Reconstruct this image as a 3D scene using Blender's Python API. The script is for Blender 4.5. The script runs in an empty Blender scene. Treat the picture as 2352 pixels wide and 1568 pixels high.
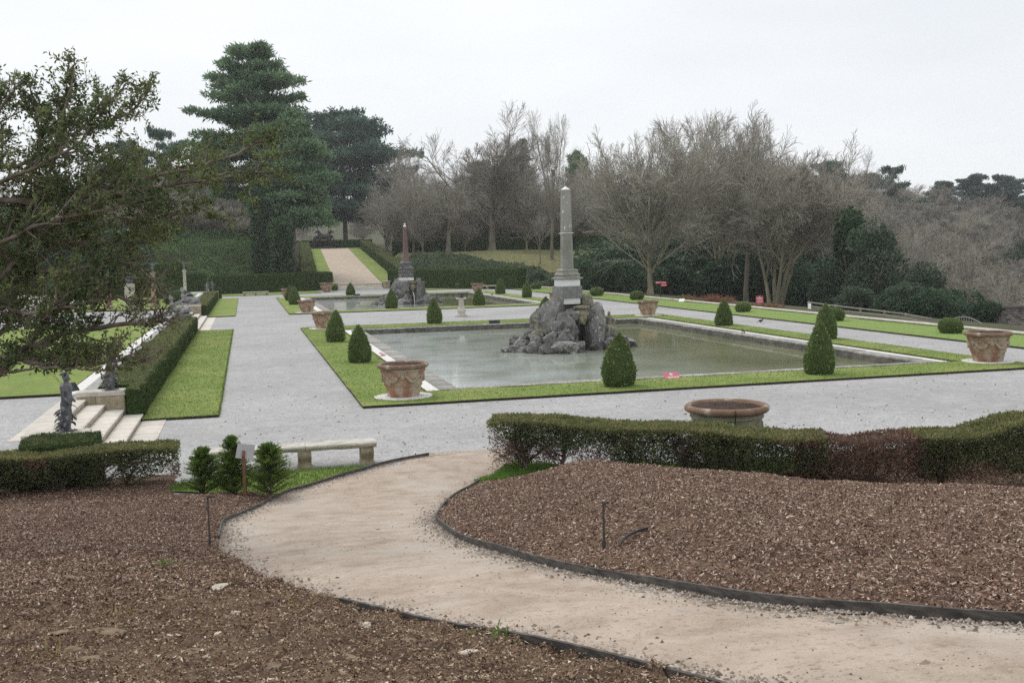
import bpy, bmesh, math
import numpy as np
from mathutils import Matrix, Vector

S = bpy.context.scene
COL = S.collection
PI = math.pi

# ------------------------------------------------------------------ camera
H = 4.8
YAW, PITCH, ROLL, FOC = 0.247650102, -0.085388752, -0.0235752578, 2400.0
cyw, syw = math.cos(YAW), math.sin(YAW)
ff = np.array([syw * math.cos(PITCH), cyw * math.cos(PITCH), math.sin(PITCH)])
r0 = np.array([cyw, -syw, 0.0])
u0 = np.cross(r0, ff)
rr = math.cos(ROLL) * r0 + math.sin(ROLL) * u0
uu = -math.sin(ROLL) * r0 + math.cos(ROLL) * u0
CAM = np.array([0.0, 0.0, H])
cam = bpy.data.cameras.new('camera')
camo = bpy.data.objects.new('camera', cam)
COL.objects.link(camo)
camo.matrix_world = Matrix(((rr[0], uu[0], -ff[0], 0), (rr[1], uu[1], -ff[1], 0), (rr[2], uu[2], -ff[2], H), (0, 0, 0, 1)))
cam.sensor_width = 36.0
cam.lens = FOC / 2352 * 36
cam.clip_start = 0.1
cam.clip_end = 4000
S.camera = camo

# ------------------------------------------------------------------ sky and sun
SUN_EL, SUN_AZ = math.radians(52), math.radians(-25)     # azimuth measured from +Y towards +X
wd = bpy.data.worlds.new('World')
S.world = wd
wd.use_nodes = True
wt = wd.node_tree
wt.nodes.clear()
out = wt.nodes.new('ShaderNodeOutputWorld')
bg = wt.nodes.new('ShaderNodeBackground')
bg.inputs['Strength'].default_value = 0.1
sky = wt.nodes.new('ShaderNodeTexSky')
sky.sky_type = 'NISHITA'
sky.sun_disc = False
sky.sun_elevation = SUN_EL
sky.sun_rotation = SUN_AZ
sky.air_density = 1.0
sky.dust_density = 3.0
tc = wt.nodes.new('ShaderNodeTexCoord')
mp = wt.nodes.new('ShaderNodeMapping')
mp.inputs['Scale'].default_value = (1.0, 1.0, 3.5)
nz = wt.nodes.new('ShaderNodeTexNoise')
nz.inputs['Scale'].default_value = 2.2
nz.inputs['Detail'].default_value = 5
cr = wt.nodes.new('ShaderNodeValToRGB')
cr.color_ramp.elements[0].position = 0.3
cr.color_ramp.elements[0].color = (7.9, 8.25, 8.65, 1)
cr.color_ramp.elements[1].position = 0.7
cr.color_ramp.elements[1].color = (9.4, 9.6, 9.75, 1)
mx = wt.nodes.new('ShaderNodeMix')
mx.data_type = 'RGBA'
mx.inputs['Factor'].default_value = 0.96
L = wt.links.new
L(tc.outputs['Generated'], mp.inputs['Vector'])
L(mp.outputs[0], nz.inputs['Vector'])
L(nz.outputs['Fac'], cr.inputs[0])
L(sky.outputs[0], mx.inputs['A'])
L(cr.outputs[0], mx.inputs['B'])
L(mx.outputs['Result'], bg.inputs['Color'])
L(bg.outputs[0], out.inputs[0])
sl = bpy.data.lights.new('sun', 'SUN')
sl.energy = 1.5
sl.angle = math.radians(22)
sl.color = (1.0, 0.96, 0.9)
so = bpy.data.objects.new('sun', sl)
COL.objects.link(so)
so.rotation_euler = Vector((-math.sin(SUN_AZ) * math.cos(SUN_EL), -math.cos(SUN_AZ) * math.cos(SUN_EL), -math.sin(SUN_EL))).to_track_quat('-Z', 'Y').to_euler()
S.view_settings.view_transform = 'Standard'
S.view_settings.look = 'None'
S.view_settings.exposure = 0.15
S.view_settings.gamma = 1.0
S.view_settings.use_curve_mapping = False
S.cycles.max_bounces = 6
S.cycles.diffuse_bounces = 3
S.cycles.glossy_bounces = 3
S.cycles.use_denoising = False        # 128 samples leave only a fine grain, and the twigs stay crisp
S.cycles.sample_clamp_indirect = 4


def hz(px):
    return 590 - 0.0236 * (px - 562)


def at(px, Y, py=None):
    """world point on the sight line of picture column px (2352 px wide) at world depth Y"""
    py = hz(px) if py is None else py
    d = rr * (px - 1176) - uu * (py - 784) + ff * FOC
    return CAM + d * (Y / d[1])


# ------------------------------------------------------------------ numpy noise
def _h(i, j, k):
    n = (i * 374761393 + j * 668265263 + k * 2147483647 + 1013904223) & 0xffffffff
    n = ((n ^ (n >> 13)) * 1274126177) & 0xffffffff
    n = n ^ (n >> 16)
    return (n & 0xffff) / 65535.0


def vnoise(p):
    p = np.asarray(p, float)
    i = np.floor(p).astype(np.int64)
    f = p - i
    f = f * f * (3 - 2 * f)
    r = 0
    for a in (0, 1):
        for b in (0, 1):
            for c in (0, 1):
                w = (f[..., 0] if a else 1 - f[..., 0]) * (f[..., 1] if b else 1 - f[..., 1]) * (f[..., 2] if c else 1 - f[..., 2])
                r = r + w * _h(i[..., 0] + a, i[..., 1] + b, i[..., 2] + c)
    return r * 2 - 1


def fbm(p, sc=1.0, oct=3):
    p = np.asarray(p, float) * sc
    r, a = 0, 1.0
    for o in range(oct):
        r = r + a * vnoise(p * 2 ** o + 17.3 * o)
        a *= 0.5
    return r


def fb2(x, y, sc=1.0, oct=3, z=0.0):
    return fbm(np.stack([x, y, np.full_like(x, z)], -1), sc, oct)


def sm(t):
    t = np.clip(t, 0, 1)
    return t * t * (3 - 2 * t)


def unit(v):
    return v / (np.linalg.norm(v, axis=-1, keepdims=True) + 1e-12)


# ------------------------------------------------------------------ mesh building
class MB:
    def __init__(s):
        s.V, s.Q, s.T, s.n = [], [], [], 0

    def add(s, V, *Fs):
        V = np.asarray(V, float).reshape(-1, 3)
        for F in Fs:
            F = np.asarray(F, dtype=np.int64)
            if len(F) == 0:
                continue
            (s.Q if F.shape[1] == 4 else s.T).append(F + s.n)
        s.V.append(V)
        s.n += len(V)
        return s

    def arrays(s):
        V = np.concatenate(s.V) if s.V else np.zeros((0, 3))
        Q = np.concatenate(s.Q) if s.Q else np.zeros((0, 4), np.int64)
        T = np.concatenate(s.T) if s.T else np.zeros((0, 3), np.int64)
        return V, Q, T

    def mesh(s, name, mat=None, smooth=False):
        V, Q, T = s.arrays()
        me = bpy.data.meshes.new(name)
        me.vertices.add(len(V))
        me.vertices.foreach_set('co', V.astype(np.float32).ravel())
        nl = Q.size + T.size
        me.loops.add(nl)
        me.polygons.add(len(Q) + len(T))
        me.loops.foreach_set('vertex_index', np.concatenate([Q.ravel(), T.ravel()]).astype(np.int32))
        me.polygons.foreach_set('loop_start', np.concatenate([np.arange(len(Q)) * 4, Q.size + np.arange(len(T)) * 3]).astype(np.int32))
        me.update(calc_edges=True)
        me.polygons.foreach_set('use_smooth', np.full(len(Q) + len(T), smooth, dtype=bool))
        if mat:
            me.materials.append(mat)
        return me

    def build(s, name, mat=None, parent=None, smooth=False, **kw):
        return link(name, s.mesh(name, mat, smooth), parent, **kw)


def link(name, me, parent=None, loc=None, rot=None, scale=None, **kw):
    o = bpy.data.objects.new(name, me)
    COL.objects.link(o)
    if parent is not None:
        o.parent = parent
    if loc is not None:
        o.location = tuple(float(c) for c in loc)
    if rot is not None:
        o.rotation_euler = rot
    if scale is not None:
        o.scale = scale if hasattr(scale, '__len__') else (scale,) * 3
    for k, v in kw.items():
        if v is not None:
            o[k] = v
    return o


def thing(name, label, cat, loc=(0, 0, 0), rz=0.0, group=None, scale=None):
    return link(name, None, None, loc, (0, 0, rz), scale, label=label, category=cat, group=group)


def copy_tree(o, parent=None):
    c = o.copy()
    COL.objects.link(c)
    if parent is not None:
        c.parent = parent
    for ch in [x for x in o.children]:
        copy_tree(ch, c)
    return c


def grid_faces(nu, nv, closed_u=False):
    """faces of an (nu, nv) vertex lattice"""
    a = np.arange(nu * nv).reshape(nu, nv)
    if closed_u:
        a = np.vstack([a, a[:1]])
    return np.stack([a[:-1, :-1], a[1:, :-1], a[1:, 1:], a[:-1, 1:]], -1).reshape(-1, 4)


_bb = {}


def bevbox(sx, sy, sz, b=0.01):
    """box standing on z=0, centred in x and y, edges bevelled"""
    k = (round(sx, 4), round(sy, 4), round(sz, 4), b)
    if k not in _bb:
        bm = bmesh.new()
        bmesh.ops.create_cube(bm, size=1)
        for v in bm.verts:
            v.co = Vector((v.co.x * sx, v.co.y * sy, (v.co.z + .5) * sz))
        if b > 0:
            bmesh.ops.bevel(bm, geom=list(bm.edges), offset=b, segments=1, affect='EDGES', profile=.5)
        bmesh.ops.recalc_face_normals(bm, faces=bm.faces)
        V = np.array([v.co[:] for v in bm.verts])
        Q = np.array([[v.index for v in f.verts] for f in bm.faces if len(f.verts) == 4]).reshape(-1, 4)
        T = np.array([[v.index for v in f.verts] for f in bm.faces if len(f.verts) == 3]).reshape(-1, 3)
        bm.free()
        _bb[k] = (V, Q, T)
    return _bb[k]


def rotz(V, a):
    c, s = math.cos(a), math.sin(a)
    V = np.asarray(V)
    return np.stack([V[..., 0] * c - V[..., 1] * s, V[..., 0] * s + V[..., 1] * c, V[..., 2]], -1)


def box(mb, x0, x1, y0, y1, z0, z1, b=0.01, rz=0.0):
    V, Q, T = bevbox(x1 - x0, y1 - y0, z1 - z0, b)
    V = rotz(V, rz) + np.array([(x0 + x1) / 2, (y0 + y1) / 2, z0])
    mb.add(V, Q, T)
    return mb


def lathe(mb, prof, n=32, cx=0, cy=0, cz=0, cap=True):
    p = np.array(prof, float)
    a = np.arange(n) * 2 * PI / n
    V = np.stack([cx + np.cos(a)[:, None] * p[:, 0], cy + np.sin(a)[:, None] * p[:, 0], cz + np.repeat(p[None, :, 1], n, 0)], -1)
    mb.add(V.reshape(-1, 3), grid_faces(n, len(p), True))
    if cap:
        for j in (0, len(p) - 1):
            c = np.array([[cx, cy, cz + p[j, 1]]])
            ring = V[:, j]
            i = np.arange(n)
            F = np.stack([i, (i + 1) % n, np.full(n, n)], -1)
            mb.add(np.vstack([ring, c]), F if j else F[:, ::-1])
    return mb


def tubes(mb, P, R, s=3):
    """P (N,k,3) centre lines, R (N,k) radii"""
    P = np.asarray(P, float)
    R = np.asarray(R, float)
    N, k, _ = P.shape
    if N == 0:
        return mb
    d = np.empty_like(P)
    d[:, 1:-1] = P[:, 2:] - P[:, :-2]
    d[:, 0] = P[:, 1] - P[:, 0]
    d[:, -1] = P[:, -1] - P[:, -2]
    d = unit(d)
    m = unit(P[:, -1] - P[:, 0])
    ref = np.where(np.abs(m[:, 2:3]) < .8, np.array([[0, 0, 1.]]), np.array([[1., 0, 0]]))
    a = unit(np.cross(d, ref[:, None, :]))
    b = np.cross(d, a)
    t = np.arange(s) * 2 * PI / s
    V = P[:, :, None, :] + R[:, :, None, None] * (np.cos(t)[:, None] * a[:, :, None, :] + np.sin(t)[:, None] * b[:, :, None, :])
    idx = np.arange(N * k * s).reshape(N, k, s)
    nx = np.roll(idx, -1, 2)
    F = np.stack([idx[:, :-1], nx[:, :-1], nx[:, 1:], idx[:, 1:]], -1).reshape(-1, 4)
    mb.add(V.reshape(-1, 3), F)
    return mb


def tube(mb, pts, rad, s=6, cap=True):
    pts = np.array(pts, float)
    rad = np.full(len(pts), rad) if np.isscalar(rad) else np.array(rad, float)
    if cap:
        e0, e1 = unit(pts[0] - pts[1]), unit(pts[-1] - pts[-2])
        pts = np.vstack([pts[:1] + e0 * 1e-3, pts, pts[-1:] + e1 * 1e-3])
        rad = np.concatenate([[1e-4], rad, [1e-4]])
    return tubes(mb, pts[None], rad[None], s)


def spline(P, n):
    """Catmull-Rom resampling of a polyline (rows of any width) to n points"""
    P = np.array(P, float)
    A = np.vstack([2 * P[0] - P[1], P, 2 * P[-1] - P[-2]])
    t = np.linspace(0, len(P) - 1 - 1e-9, n)
    i = np.floor(t).astype(int)
    f = (t - i)[:, None]
    p0, p1, p2, p3 = A[i], A[i + 1], A[i + 2], A[i + 3]
    return .5 * (2 * p1 + (p2 - p0) * f + (2 * p0 - 5 * p1 + 4 * p2 - p3) * f ** 2 + (3 * p1 - p0 - 3 * p2 + p3) * f ** 3)


def cards(mb, P, N, size, rng, aspect=.5, spread=.8, bend=.25):
    """leaf-shaped quads (a diamond folded on its long axis) at P growing roughly along N"""
    P = np.asarray(P, float)
    n = len(P)
    if n == 0:
        return mb
    a = unit(np.asarray(N) + rng.normal(size=(n, 3)) * spread)
    w = unit(np.cross(a, rng.normal(size=(n, 3))))
    u = np.cross(a, w)
    L = (np.asarray(size) * rng.uniform(.6, 1.35, n))[:, None]
    W = L * aspect * .5
    V = np.stack([P, P + a * L * .5 + w * W + u * L * bend * .3, P + a * L, P + a * L * .5 - w * W + u * L * bend * .3], 1)
    mb.add(V.reshape(-1, 3), np.arange(n * 4).reshape(n, 4))
    return mb


def surf_sample(V, Q, n, rng):
    A, B, C, D_ = (V[Q[:, i]] for i in range(4))
    cr = np.cross(C - A, D_ - B)
    ar = np.linalg.norm(cr, axis=1) + 1e-12
    i = rng.choice(len(Q), n, p=ar / ar.sum())
    s, t = rng.random((2, n, 1))
    P = A[i] * (1 - s) * (1 - t) + B[i] * s * (1 - t) + C[i] * s * t + D_[i] * (1 - s) * t
    return P, cr[i] / ar[i][:, None]


_ico = {}


def ico(sub):
    if sub not in _ico:
        bm = bmesh.new()
        bmesh.ops.create_icosphere(bm, subdivisions=sub, radius=1)
        V = np.array([v.co[:] for v in bm.verts])
        T = np.array([[v.index for v in f.verts] for f in bm.faces])
        bm.free()
        _ico[sub] = (V, T)
    return _ico[sub]


def rock(rng, sx, sy, sz, sub=3, cuts=9, rough=.06, boxy=.62):
    """a quarried, craggy stone centred on the origin"""
    V, T = ico(sub)
    V = np.sign(V) * np.abs(V) ** boxy * .86
    off = rng.uniform(-50, 50, 3)
    V = V * (1 + .10 * fbm(V + off, 1.2, 2))[:, None]
    for _ in range(cuts):
        n = unit(rng.normal(size=3))
        h = rng.uniform(.42, .85)
        dd = V @ n - h
        V = V - np.clip(dd, 0, None)[:, None] * n * .97
    V = V * (1 + rough * fbm(V + off, 4.5, 3))[:, None]
    crack = np.exp(-(fbm(V + off + 7, 1.9, 2) / .07) ** 2) + .7 * np.exp(-(fbm(V - off + 3, 3.2, 2) / .08) ** 2)
    V = V * (1 - .10 * crack)[:, None]
    V = V * np.array([sx, sy, sz]) / .78
    return V, T


def fuse(name, caps, voxel, mat, parent=None, smooth_it=3, **kw):
    """one continuous body out of tapered capsules (p0, r0, p1, r1): voxel remesh, then smoothed"""
    mb = MB()
    V0, T0 = ico(2)
    for p0, ra, p1, rb in caps:
        p0, p1 = np.array(p0, float), np.array(p1, float)
        n = max(2, int(np.linalg.norm(p1 - p0) / (.35 * max(min(ra, rb), .01))) + 1)
        for t in np.linspace(0, 1, min(n, 40)):
            mb.add(V0 * (ra + (rb - ra) * t) + p0 + (p1 - p0) * t, T0)
    me = mb.mesh(name + '_raw')
    o = bpy.data.objects.new(name + '_raw', me)
    COL.objects.link(o)
    m = o.modifiers.new('r', 'REMESH')
    m.mode = 'VOXEL'
    m.voxel_size = voxel
    m2 = o.modifiers.new('s', 'SMOOTH')
    m2.factor = .5
    m2.iterations = smooth_it
    dg = bpy.context.evaluated_depsgraph_get()
    res = bpy.data.meshes.new_from_object(o.evaluated_get(dg))
    bpy.data.objects.remove(o)
    bpy.data.meshes.remove(me)
    res.name = name
    res.materials.clear()
    res.materials.append(mat)
    res.polygons.foreach_set('use_smooth', np.full(len(res.polygons), True))
    return link(name, res, parent, **kw)


# ------------------------------------------------------------------ materials
def ramp_node(nt, stops):
    r = nt.nodes.new('ShaderNodeValToRGB')
    e = r.color_ramp.elements
    while len(e) < len(stops):
        e.new(.5)
    for el, (p, c) in zip(e, stops):
        el.position = p
        el.color = (*c, 1)
    return r


def mat(name, stops, scale=5.0, detail=5, rough=.85, bump=0.0, bscale=None, bdist=.02, spec=.3, island=None, over=None, vor=False, stretch=None, metal=0.0, rdist=.6, objrand=None):
    """procedural surface: noise through a colour ramp; island = (dark, light) spread of brightness from piece to piece;
    over = list of (scale, lo, hi, colour, amount): patches of a second colour"""
    gain, trans = LEAVES.get(name, (1, 0))
    stops = [(p, tuple(min(.9, v * gain) for v in c)) for p, c in stops]
    m = bpy.data.materials.new(name)
    m.use_nodes = True
    nt = m.node_tree
    bs = nt.nodes['Principled BSDF']
    lk = nt.links.new
    bs.inputs['Roughness'].default_value = rough
    bs.inputs['Specular IOR Level'].default_value = spec
    bs.inputs['Metallic'].default_value = metal
    tc = nt.nodes.new('ShaderNodeTexCoord')
    co = tc.outputs['Object']
    if stretch:
        mpn = nt.nodes.new('ShaderNodeMapping')
        mpn.inputs['Scale'].default_value = stretch
        lk(co, mpn.inputs['Vector'])
        co = mpn.outputs[0]
    if vor:
        t = nt.nodes.new('ShaderNodeTexVoronoi')
        t.inputs['Scale'].default_value = scale
        lk(co, t.inputs['Vector'])
        sp = nt.nodes.new('ShaderNodeSeparateColor')
        lk(t.outputs['Color'], sp.inputs[0])
        fac = sp.outputs[0]
        hgt = t.outputs['Distance']
    else:
        t = nt.nodes.new('ShaderNodeTexNoise')
        t.inputs['Scale'].default_value = scale
        t.inputs['Detail'].default_value = detail
        t.inputs['Roughness'].default_value = rdist
        lk(co, t.inputs['Vector'])
        fac = t.outputs['Fac']
        hgt = fac
    rp = ramp_node(nt, stops)
    lk(fac, rp.inputs[0])
    c = rp.outputs[0]
    for (sc, lo, hi, colr, amt) in (over or []):
        n2 = nt.nodes.new('ShaderNodeTexNoise')
        n2.inputs['Scale'].default_value = sc
        n2.inputs['Detail'].default_value = 6
        lk(co, n2.inputs['Vector'])
        r2 = ramp_node(nt, [(lo, (0, 0, 0)), (hi, (amt, amt, amt))])
        lk(n2.outputs['Fac'], r2.inputs[0])
        mxx = nt.nodes.new('ShaderNodeMix')
        mxx.data_type = 'RGBA'
        lk(r2.outputs[0], mxx.inputs['Factor'])
        lk(c, mxx.inputs['A'])
        mxx.inputs['B'].default_value = (*colr, 1)
        c = mxx.outputs['Result']
    if island:
        g = nt.nodes.new('ShaderNodeNewGeometry')
        r3 = ramp_node(nt, island if isinstance(island[0], tuple) else [(0, (island[0],) * 3), (1, (island[1],) * 3)])
        lk(g.outputs['Random Per Island'], r3.inputs[0])
        ml = nt.nodes.new('ShaderNodeMix')
        ml.data_type = 'RGBA'
        ml.blend_type = 'MULTIPLY'
        ml.inputs['Factor'].default_value = 1
        lk(c, ml.inputs['A'])
        lk(r3.outputs[0], ml.inputs['B'])
        c = ml.outputs['Result']
    if objrand:
        oi = nt.nodes.new('ShaderNodeObjectInfo')
        r4 = ramp_node(nt, [(0, (objrand[0],) * 3), (1, (objrand[1],) * 3)])
        lk(oi.outputs['Random'], r4.inputs[0])
        m4 = nt.nodes.new('ShaderNodeMix')
        m4.data_type = 'RGBA'
        m4.blend_type = 'MULTIPLY'
        m4.inputs['Factor'].default_value = 1
        lk(c, m4.inputs['A'])
        lk(r4.outputs[0], m4.inputs['B'])
        c = m4.outputs['Result']
    lk(c, bs.inputs['Base Color'])
    if trans:                       # thin leaves let some light through
        tl = nt.nodes.new('ShaderNodeBsdfTranslucent')
        ms = nt.nodes.new('ShaderNodeMixShader')
        ms.inputs[0].default_value = trans
        lk(c, tl.inputs['Color'])
        lk(bs.outputs[0], ms.inputs[1])
        lk(tl.outputs[0], ms.inputs[2])
        lk(ms.outputs[0], nt.nodes['Material Output'].inputs['Surface'])
    if bump:
        b = nt.nodes.new('ShaderNodeBump')
        b.inputs['Strength'].default_value = bump
        b.inputs['Distance'].default_value = bdist
        if bscale:
            n3 = nt.nodes.new('ShaderNodeTexNoise')
            n3.inputs['Scale'].default_value = bscale
            n3.inputs['Detail'].default_value = 6
            lk(co, n3.inputs['Vector'])
            hgt = n3.outputs['Fac']
        lk(hgt, b.inputs['Height'])
        lk(b.outputs[0], bs.inputs['Normal'])
    return m


# material name: (brightness of its leaf colours, share of light let through)
LEAVES = {'pine_needles': (3.0, .4), 'grey_green_needles': (2.7, .35), 'cedar_needles': (2.5, .3), 'blue_cedar_needles': (1.3, .25), 'laurel_leaves': (2.1, .3), 'holm_oak_leaves': (1.9, .3), 'ivy_leaves': (2.2, .3),
          'bramble_leaves': (2.0, .3), 'grey_green_groundcover': (1.2, .3), 'box_topiary_leaves': (2.7, .3), 'box_topiary_body': (2.2, 0), 'clipped_yew_sprigs': (1.6, .25), 'clipped_yew_body': (1.5, 0), 'olive_yew_tips': (2.35, .3),
          'hedge_yew_needles': (1.9, .3), 'tree_yew_needles': (3.4, .4), 'young_yew_needles': (2.2, .4), 'dead_brown_yew': (1.6, .2), 'bare_twigs': (2.4, 0), 'olive_bare_twigs': (2.4, 0), 'far_brown_twigs': (2.25, 0), 'red_brown_twigs': (1.3, 0),
          'grey_brown_bark': (1.6, 0), 'greenish_bark': (1.6, 0), 'grass_blades': (1.3, .3), 'yew_bark': (1.2, 0), 'lawn_grass': (1.3, 0), 'right_lawn_grass': (1.3, 0)}
M = {}
M['gravel'] = mat('grey_gravel', [(0, (.24, .238, .236)), (.5, (.37, .367, .364)), (1, (.53, .526, .52))], 30, rough=.95, bump=.7, bdist=.012, vor=True, over=[(.16, .40, .62, (.30, .297, .292), .7), (.7, .5, .68, (.43, .426, .42), .5), (3, .5, .7, (.54, .54, .54), .35), (9, .55, .75, (.3, .3, .3), .4), (28, .66, .72, (.1, .095, .09), .55)])
M['path'] = mat('tan_path', [(.3, (.30, .235, .18)), (.5, (.40, .325, .26)), (.72, (.49, .41, .34))], 2.2, 8, rough=.95, bump=.5, bscale=60, bdist=.01, over=[(14, .56, .66, (.22, .165, .12), .5), (70, .58, .68, (.55, .5, .45), .6), (40, .62, .68, (.16, .11, .08), .6), (.7, .5, .68, (.47, .42, .37), .6)])
M['ramp'] = mat('buff_ramp_gravel', [(.3, (.44, .36, .28)), (.7, (.56, .47, .38))], 1.2, 6, rough=.95, bump=.3, bscale=20)
M['mulch'] = mat('bark_mulch', [(.25, (.03, .018, .012)), (.5, (.11, .066, .045)), (.75, (.26, .175, .125))], 22, 8, rough=.95, bump=1, bscale=28, bdist=.05, rdist=.7, over=[(1.6, .45, .6, (.2, .135, .085), .6)])
M['chip'] = mat('bark_chips', [(.3, (.8, .8, .8)), (.7, (1, 1, 1))], 40, rough=.85, island=[(0, (.05, .026, .018)), (.3, (.17, .092, .064)), (.65, (.33, .205, .148)), (.88, (.54, .39, .29)), (1, (.85, .74, .62))])
M['soilchip'] = mat('soil_crumbs', [(.3, (.8, .8, .8)), (.7, (1, 1, 1))], 40, rough=.9, island=[(0, (.08, .05, .03)), (.4, (.23, .15, .09)), (.8, (.38, .265, .165)), (.94, (.56, .44, .3)), (1, (.8, .72, .6))])
M['pebble'] = mat('path_pebbles', [(.3, (.85, .85, .85)), (.7, (1, 1, 1))], 40, rough=.9, island=[(0, (.14, .10, .075)), (.4, (.33, .27, .22)), (.8, (.5, .44, .38)), (1, (.66, .62, .57))])
M['lawn'] = mat('lawn_grass', [(.25, (.095, .14, .03)), (.5, (.15, .205, .05)), (.78, (.22, .265, .085))], 14, 8, rough=.9, bump=.8, bscale=60, bdist=.03, spec=.15, over=[(.35, .42, .65, (.33, .36, .12), .6), (1.7, .5, .7, (.12, .21, .035), .5), (6, .5, .7, (.1, .15, .03), .35), (.9, .56, .72, (.24, .235, .1), .5)])
M['lawn2'] = mat('right_lawn_grass', [(.25, (.105, .175, .04)), (.5, (.155, .225, .06)), (.78, (.22, .28, .09))], 14, 8, rough=.9, bump=.6, bscale=60, bdist=.03, spec=.15, over=[(.3, .45, .65, (.25, .29, .1), .5)])
M['blade'] = mat('grass_blades', [(.3, (.075, .15, .025)), (.7, (.16, .26, .05))], 3, rough=.7, island=(.6, 1.25))
M['turfblade'] = mat('turf_blades', [(.3, (.12, .175, .035)), (.7, (.24, .29, .085))], .6, rough=.8, island=(.65, 1.35))
M['soil'] = mat('soil_edge', [(.3, (.018, .014, .011)), (.7, (.06, .045, .033))], 25, rough=1, bump=.8, bdist=.02)
M['litter'] = mat('leaf_litter_grass', [(.3, (.10, .085, .04)), (.5, (.155, .15, .06)), (.7, (.19, .2, .075))], 1.5, 8, rough=.95, bump=.8, bscale=8, bdist=.1)
M['terrain'] = mat('woodland_floor', [(.3, (.045, .04, .025)), (.5, (.075, .075, .038)), (.7, (.085, .105, .045))], .4, 8, rough=1, bump=.8, bscale=4, bdist=.2)
M['ivybank'] = mat('bank_ground', [(.3, (.025, .035, .018)), (.7, (.05, .075, .03))], .8, 6, rough=1)
LIME = [(.25, (.36, .33, .28)), (.5, (.52, .49, .43)), (.75, (.64, .61, .55))]
M['lime'] = mat('pale_limestone', LIME, 4, 8, rough=.85, bump=.35, bscale=30, bdist=.01, over=[(2.2, .55, .72, (.3, .27, .2), .6), (20, .6, .7, (.2, .18, .15), .5)])
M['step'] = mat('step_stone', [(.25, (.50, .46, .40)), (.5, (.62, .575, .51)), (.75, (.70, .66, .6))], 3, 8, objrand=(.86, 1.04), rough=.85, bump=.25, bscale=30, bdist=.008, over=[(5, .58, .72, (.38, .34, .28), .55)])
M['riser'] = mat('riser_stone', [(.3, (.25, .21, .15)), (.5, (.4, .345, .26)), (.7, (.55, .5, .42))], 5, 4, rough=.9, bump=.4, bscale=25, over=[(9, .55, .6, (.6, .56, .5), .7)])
M['pedestal'] = mat('mossy_pedestal_stone', [(.3, (.21, .175, .11)), (.5, (.34, .29, .2)), (.75, (.45, .4, .3))], 4, 8, rough=.9, bump=.4, bscale=30, bdist=.01, over=[(3, .55, .7, (.15, .13, .075), .6)])
M['kerb'] = mat('weathered_kerb_stone', [(.25, (.15, .142, .125)), (.5, (.31, .297, .275)), (.75, (.52, .505, .47))], 3, 9, rough=.9, objrand=(.75, 1.15), bump=.5, bscale=25, bdist=.015, over=[(1.5, .52, .68, (.12, .115, .095), .65), (9, .6, .68, (.62, .6, .57), .6)])
M['basin'] = mat('basin_wall_stone', [(.3, (.06, .058, .05)), (.7, (.2, .19, .165))], 3, 8, rough=.9, bump=.4, bscale=20)
M['flag'] = mat('grey_flagstone', [(.3, (.24, .235, .23)), (.5, (.33, .325, .32)), (.7, (.42, .41, .4))], 4, 8, rough=.9, bump=.3, bscale=30, bdist=.01)
M['whitegravel'] = mat('white_limestone_chips', [(0, (.55, .53, .5)), (.5, (.72, .7, .67)), (1, (.8, .79, .77))], 35, rough=.95, bump=.6, bdist=.012, vor=True)
M['rock'] = mat('island_rock', [(.2, (.05, .048, .045)), (.4, (.16, .156, .15)), (.58, (.26, .255, .247)), (.8, (.42, .415, .4))], 1.6, 10, rough=.92, bump=.9, bscale=9, bdist=.05, rdist=.7, objrand=(.62, 1.3), over=[(1.4, .52, .62, (.045, .043, .038), .8), (7, .62, .67, (.62, .61, .58), .8), (3.3, .6, .7, (.2, .16, .085), .55), (14, .6, .7, (.05, .046, .04), .6)])
M['carving'] = mat('carved_mask_stone', [(.3, (.14, .125, .08)), (.7, (.33, .3, .2))], 6, 8, rough=.95, bump=.8, bscale=18, bdist=.03)
M['obel'] = mat('lichened_obelisk_stone', [(.2, (.16, .155, .13)), (.5, (.29, .285, .25)), (.8, (.43, .425, .39))], 1.3, 9, rough=.9, bump=.35, bscale=22, bdist=.01, stretch=(1, 1, .35), over=[(2.2, .55, .7, (.12, .115, .08), .6), (7, .66, .7, (.8, .8, .77), .9)])
M['redgranite'] = mat('red_granite', [(.3, (.12, .07, .07)), (.55, (.175, .105, .105)), (.8, (.26, .18, .175))], 2.2, 8, rough=.6, bump=.1, bscale=40)
M['marble'] = mat('white_marble', [(.3, (.66, .66, .66)), (.7, (.82, .82, .81))], 2, 8, rough=.55, over=[(5, .62, .7, (.45, .43, .38), .5)])
M['greymarble'] = mat('grey_marble', [(.3, (.13, .13, .125)), (.7, (.27, .265, .26))], 5, 10, rough=.6)
M['terra'] = mat('terracotta', [(.2, (.22, .115, .075)), (.5, (.33, .18, .12)), (.8, (.44, .27, .19))], 3.5, 9, objrand=(.85, 1.1), rough=.9, bump=.35, bscale=25, bdist=.012, over=[(1.9, .44, .6, (.47, .40, .32), .85), (5, .55, .66, (.58, .53, .46), .6), (2.6, .55, .7, (.16, .12, .09), .55)])
M['terrarim'] = mat('terracotta_rim', [(.2, (.14, .088, .058)), (.5, (.22, .145, .1)), (.8, (.31, .23, .17))], 4, 9, rough=.9, bump=.3, bscale=25, bdist=.01, over=[(4, .56, .68, (.52, .45, .37), .6)])
M['terramoss'] = mat('grey_green_terracotta', [(.2, (.13, .125, .085)), (.5, (.27, .26, .195)), (.8, (.4, .38, .31))], 4, 9, rough=.9, bump=.4, bscale=25, bdist=.012, over=[(3, .55, .63, (.17, .24, .2), .55), (4, .55, .65, (.3, .18, .11), .6)])
M['garland'] = mat('limewashed_garland', [(.35, (.27, .18, .125)), (.7, (.5, .43, .35))], 9, 8, rough=.95, bump=.5, bscale=30)
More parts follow.
